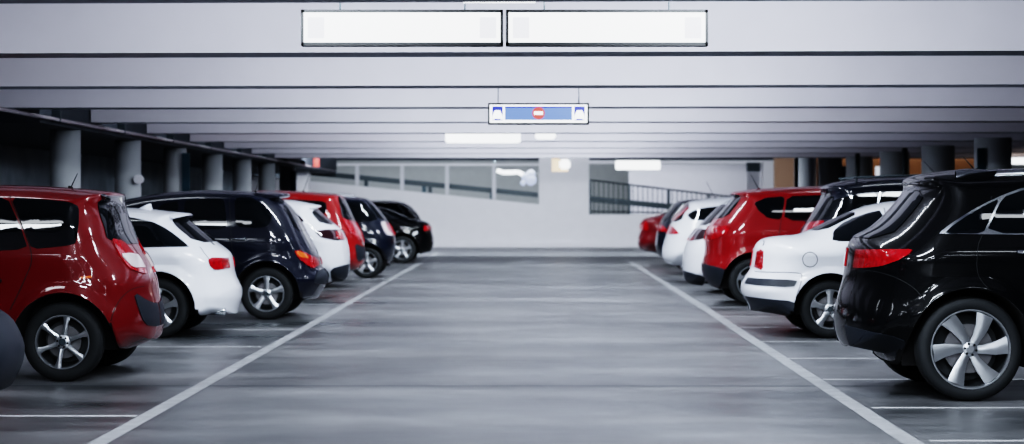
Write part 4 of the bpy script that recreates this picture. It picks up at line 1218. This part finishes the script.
# ------------------------------------------------------------------ railings and far things
rt = thing('ramp_railing', 'dark metal railing with thin vertical bars on the far right parapet', 'railing', (0, YP, 0))
ra, rb = far(590, 180), far(772, 201.5)
def zl(x, p, q): return p[1] + (q[1] - p[1]) * (x - p[0]) / (q[0] - p[0])
obj('top_rail', TB((ra[0], .1, ra[1]), (rb[0], .1, rb[1]), .03, 8), M['metal'], rt)
ba, bb = far(590, 211.5), far(772, 228); 
obj('bottom_rail', TB((ba[0], .1, max(ba[1], 1.15)), (bb[0], .1, 1.13), .025, 8), M['metal'], rt)
ma, mb = far(590, 199), far(670.5, 206.4)
bm = bmesh.new(); prism(bm, [(ma[0], ma[1] - .10), (mb[0] + 1, mb[1] - .20), (mb[0] + 1, mb[1] + .0), (ma[0], ma[1] + .10)], .13, .2); obj('crash_rail', bm, M['metal'], rt)
for px in (590, 629.5, 669, 709, 749):
    x = far(px, 0)[0]; obj('post', BX(x - .04, x + .04, .05, .13, 1.12 if px > 600 else 1.12, zl(x, ra, rb)), M['metal'], rt)
px = 594
while px < 770:
    x = far(px, 0)[0]; obj('bar', TB((x, .1, 1.13), (x, .1, zl(x, ra, rb)), .016, 6), M['metal'], rt); px += 4.9
lt = thing('ramp_crash_rail', 'dark sloping crash rail behind the far left openings', 'railing', (0, YP + .6, 0))
Yr = YP + .6
a, b = far(300, 171.8, Yr), far(538, 195, Yr)
bm = bmesh.new(); prism(bm, [(a[0], a[1] - .09), (b[0], b[1] - .09), (b[0], b[1] + .09), (a[0], a[1] + .09)], 0, .06); obj('rail', bm, M['metal'], lt)
for px in (366, 424, 430, 492):
    x = far(px, 0, Yr)[0]; z = zl(x, a, b); obj('post', BX(x - .07, x + .07, .06, .14, z - .9, z), M['teal' if px in (424, 492) else 'metal'], lt)
pa, pb = far(300, 180), far(541, 204.6)
for i, px in enumerate((357, 402, 447, 494)):
    x = far(px, 0)[0]
    tag(obj('opening_post', BX(x - .065, x + .065, YP + .02, YP + .12, zl(x, pa, pb) + .01, 2.80), M['whitemetal']), 'slim white post of the far ramp opening, %s from the left' % LW[i], 'post')

# ------------------------------------------------------------------ luminaires and signs
def light_box(x0, x1, y, z0, z1, label, group=None):
    t = thing('light_box_sign', label, 'sign', ((x0 + x1) / 2, y, z0), 0, group)
    w = (x1 - x0) / 2; h = z1 - z0
    bm = bmesh.new()
    box(bm, -w, w, .02, .11, 0, h)
    for b in ((-w, w, 0, .03, 0, .022), (-w, w, 0, .03, h - .018, h), (-w, -w + .018, 0, .03, 0, h), (w - .018, w, 0, .03, 0, h)): box(bm, *b)
    obj('frame', bm, M['gap'], t)
    obj('diffuser', BX(-w + .018, w - .018, .008, .019, .022, h - .018), M['e_white'], t)
    # paler end panels inside the lit face
    for s in (-1, 1):
        bm = bmesh.new(); box(bm, s * (w - .10) - .055, s * (w - .10) + .055, .004, .0075, .05, h - .05); obj('end_panel', bm, M['e_panel'], t)
    for s in (-.62, .62): obj('hanger', TB((s * w, .06, h), (s * w, .06, SZ - z0), .006, 6), M['metal'], t)
    return t
light_box(-1.447, -.1, 13.33, 2.512, 2.752, 'wide glowing white light box, left of the hanging pair')
light_box(-.08, 1.267, 13.33, 2.512, 2.752, 'wide glowing white light box, right of the hanging pair')

def direction_sign():
    Y = 23.75; k = Y / 2000
    t = thing('direction_sign', 'hanging lit blue sign with red no entry symbol and two car icons', 'sign', ((538.5 - 518) * k, Y, 1.45 + 80.5 * k))
    w = 50.5 * k; h = 21.5 * k
    obj('frame', BX(-w, w, 0, .12, 0, h), M['gap'], t)
    f = lambda n, m, x0, x1, z0, z1, d: obj(n, BX(x0, x1, -d, -.001, z0, z1), M[m], t)
    f('border', 'e_white', -w + .022, w - .022, .022, h - .022, .004)
    f('blue_panel', 'e_blue', -.40, .40, .052, h - .042, .008)
    f('blue_panel_top', 'e_bluedark', -.40, .40, h - .058, h - .040, .010)
    for s in (-1, 1):
        cx = s * .487
        pn = f('blue_corner_panel', 'e_bluedark', cx - .064, cx + .064, .046, h - .038, .007)
        bm = bmesh.new()
        prof = [(-.070, .065), (-.07, .115), (-.055, .15), (-.035, .195), (.035, .195), (.055, .15), (.07, .115), (.07, .065), (.045, .065), (.045, .08), (-.045, .08), (-.045, .065)]
        prism(bm, [(cx + x * .86, z * .86) for x, z in prof], -.012, -.0075); obj('car_icon', bm, M['e_white'], t)
    def disc(n, m, r, d):
        bm = TB((0, -d, h / 2 + .006), (0, -.005, h / 2 + .006), r, 32); obj(n, bm, M[m], t)
    disc('no_entry_disc', 'e_red', .074, .014)
    f('no_entry_bar', 'e_white', -.052, .052, h / 2 - .012, h / 2 + .026, .017)
    for s in (-.8, .8): obj('hanger', TB((s * w, .06, h), (s * w, .06, SZ - 1.45 - 80.5 * k), .006, 6), M['metal'], t)
direction_sign()
def luminaire(x, y, z, w, h, d, label, hang=True, body='whitemetal', lit='e_white'):
    t = thing('ceiling_luminaire', label, 'light', (x, y, z))
    obj('diffuser', BX(-w / 2, w / 2, 0, d, 0, h, bev=min(h, d) * .2), M[lit], t)
    obj('housing', BX(-w / 2 - .01, w / 2 + .01, .0, d + .02, h, h + .04), M[body], t)
    if hang:
        for s in (-.35, .35): obj('hanger', TB((s * w, d / 2, h + .03), (s * w, d / 2, SZ - z), .008, 6), M['metal'], t)
    return t
luminaire((483 - 518) * 35.4 / 2000, 35.4, 2.55, 1.33, .23, .12, 'wide bright ceiling light hanging just left below the blue sign')
luminaire((545.5 - 518) * 33.9 / 2000, 33.9, 2.575, .34, .13, .4, 'small bright ceiling light seen end on below the blue sign')
luminaire((638 - 518) * 57.2 / 2000, 57.2, 2.46, 1.28, .26, .12, 'bright white ceiling light before the far right ramp railing')
t = luminaire((565 - 518) * 64.8 / 2000, 64.8, 2.62, .34, .30, .3, 'square lit lamp on a tan box near the top of the far pier')
obj('mounting_box', BX(-.42, .1, .32, .6, -.08, .38), M['warm'], t)
t = luminaire((499 - 518) * 12 / 2000, 12.0, 2.682, .45, .03, .2, 'warm framed ceiling light cut off by the top edge of the photo', body='warm')
luminaire(14.3, 57.2, 2.62, .5, .35, .2, 'bright window beyond the right columns, built as a glowing square hanging light')  # stands for a bright window; the hanging lamp shape is added
box_thing('exit_sign', 'small glowing red and white exit light at the end of the left girder', 'sign', (-6.02, -5.86, 58.9, 59, 2.58, 2.86), M['e_redsign'])
box_thing('ceiling_signal_lamp', 'tiny orange lamp glowing in the far left ramp opening', 'light', (-6.55, -6.40, 70.1, 70.2, 2.70, 2.85), M['e_orange'])
box_thing('direction_sign', 'small orange lit sign seen between the right columns', 'sign', (10.9, 11.25, 60.2, 60.3, 2.72, 2.98), M['e_orange'])
box_thing('wall_notice', 'small white lit notice seen between the right columns', 'sign', (10.2, 10.5, 57, 57.1, 2.18, 2.55), M['e_soft'])
box_thing('wall_notice', 'small blue and white lit notice between the far right columns', 'sign', (9.5, 9.72, 57.2, 57.3, 2.14, 2.5), M['e_bluedark'])
# glass reflection of a sign in the far opening, imitated by glowing shapes
t = thing('sign_reflection', 'white and bluish sign reflection in the far ramp opening, built as a glowing curved tube', 'light', (-.72, 71.2, 2.6))
Yt = 71.2
pts = [far(x, y, Yt) for x, y in [(497, 170.5), (503, 172.5), (512, 172.5), (518, 172), (523, 174.5)]]
bm = bmesh.new()
for p, q in zip(pts, pts[1:]): tube(bm, (p[0] + .72, 0, p[1] - 2.6), (q[0] + .72, 0, q[1] - 2.6), .07, 10)
obj('tube', bm, M['e_white'], t, True)
obj('hanger', TB((-.1, 0, -.03), (-.1, 0, .7), .01, 6), M['metal'], t)  # added hanger, the reflection has no fixture
bm = bmesh.new()
for (x, y, r) in [(526, 177, .16), (531, 180, .2), (531, 174, .16), (523, 183, .10)]:
    p = far(x, y, Yt); bmesh.ops.create_uvsphere(bm, u_segments=12, v_segments=8, radius=r, matrix=Matrix.Translation((p[0] + .72, 0, p[1] - 2.6)) @ Matrix.Diagonal((1, .3, 1, 1)))
obj('bluish_reflection', bm, emat('lit_pale_blue', (.6, .7, 1), 1.1), t, True)

# fluorescent battens tucked between the beams: the light of the place
def area(x, y, z, sx, sy, e, col=(.86, .93, 1.0), rot=(0, 0, 0)):
    ld = bpy.data.lights.new('lamp', 'AREA'); ld.shape = 'RECTANGLE'; ld.size = sx; ld.size_y = sy; ld.energy = e; ld.color = col
    o = bpy.data.objects.new('batten_or_fill_light', ld); COL.objects.link(o); o.location = (x, y, z); o.rotation_euler = rot; return o
proto = {}
def batten(x, y, w, lab, grp):
    if w not in proto:
        b = proto[w] = thing('ceiling_batten', lab, 'light', (x, y, SZ), 0, grp)
        obj('housing', BX(-w / 2, w / 2, -.09, .09, -.07, .0), M['whitemetal'], b)
        obj('tube', BX(-w / 2 + .02, w / 2 - .02, -.035, .035, -.10, -.07), M['e_tube'], b)
    else:
        b = proto[w].copy(); COL.objects.link(b); b.location = (x, y, SZ)
        for ch in proto[w].children:
            d = ch.copy(); COL.objects.link(d); d.parent = b
for i in range(-4, 9):
    y = 15.68 + 4.38 * i - 3.0
    for x in (-1.5, 1.5):
        batten(x, y - .034 * x, 1.5, 'fluorescent batten hidden between the ceiling beams over the lane', 'battens between the ceiling beams')
        area(x, y, SZ - .12, 1.5, .12, 170, rot=(math.radians(38), 0, 0))
    for x in (-5.0, 5.2):
        batten(x, y - .034 * x, 2.2, 'long fluorescent batten hidden between the ceiling beams over the parked cars', 'battens above the parked cars')
        area(x, y, SZ - .12, 1.5, .12, 18, rot=(math.radians(30), 0, 0))
# fill lights without fixtures, added for brightness over the far ramp and side aisles
area(-3, 71, 3.1, 8, .6, 700, rot=(math.radians(50), 0, 0)); area(4, 70.5, 3.1, 8, .6, 300, rot=(math.radians(50), 0, 0))
area(0, 58, 3.2, 12, .4, 1500, rot=(math.radians(50), 0, 0))
area(12.5, 46, 3.1, .3, 12, 60, (1, .85, .7)); area(12.5, 61, 3.1, 3, .3, 90, (1, .9, .8))
area(-8.2, 38, 2.3, .3, 18, 9)

# ------------------------------------------------------------------ world, camera
w = bpy.data.worlds.new('world'); SC.world = w; w.use_nodes = True
w.node_tree.nodes['Background'].inputs[0].default_value = (.25, .35, .55, 1); w.node_tree.nodes['Background'].inputs[1].default_value = .05
cd = bpy.data.cameras.new('camera'); cam = bpy.data.objects.new('camera', cd); COL.objects.link(cam)
cam.location = (0, 0, 1.45); cam.rotation_euler = (PI / 2, 0, 0)
cd.sensor_width = 36; cd.lens = 36 * 2000 / 1024; cd.shift_x = -6 / 1024; cd.shift_y = -17 / 1024
cd.dof.use_dof = True; cd.dof.focus_distance = 15.5; cd.dof.aperture_fstop = 2.2
SC.camera = cam
SC.view_settings.view_transform = 'Filmic'; SC.view_settings.look = 'Very High Contrast'; SC.view_settings.exposure = -.4
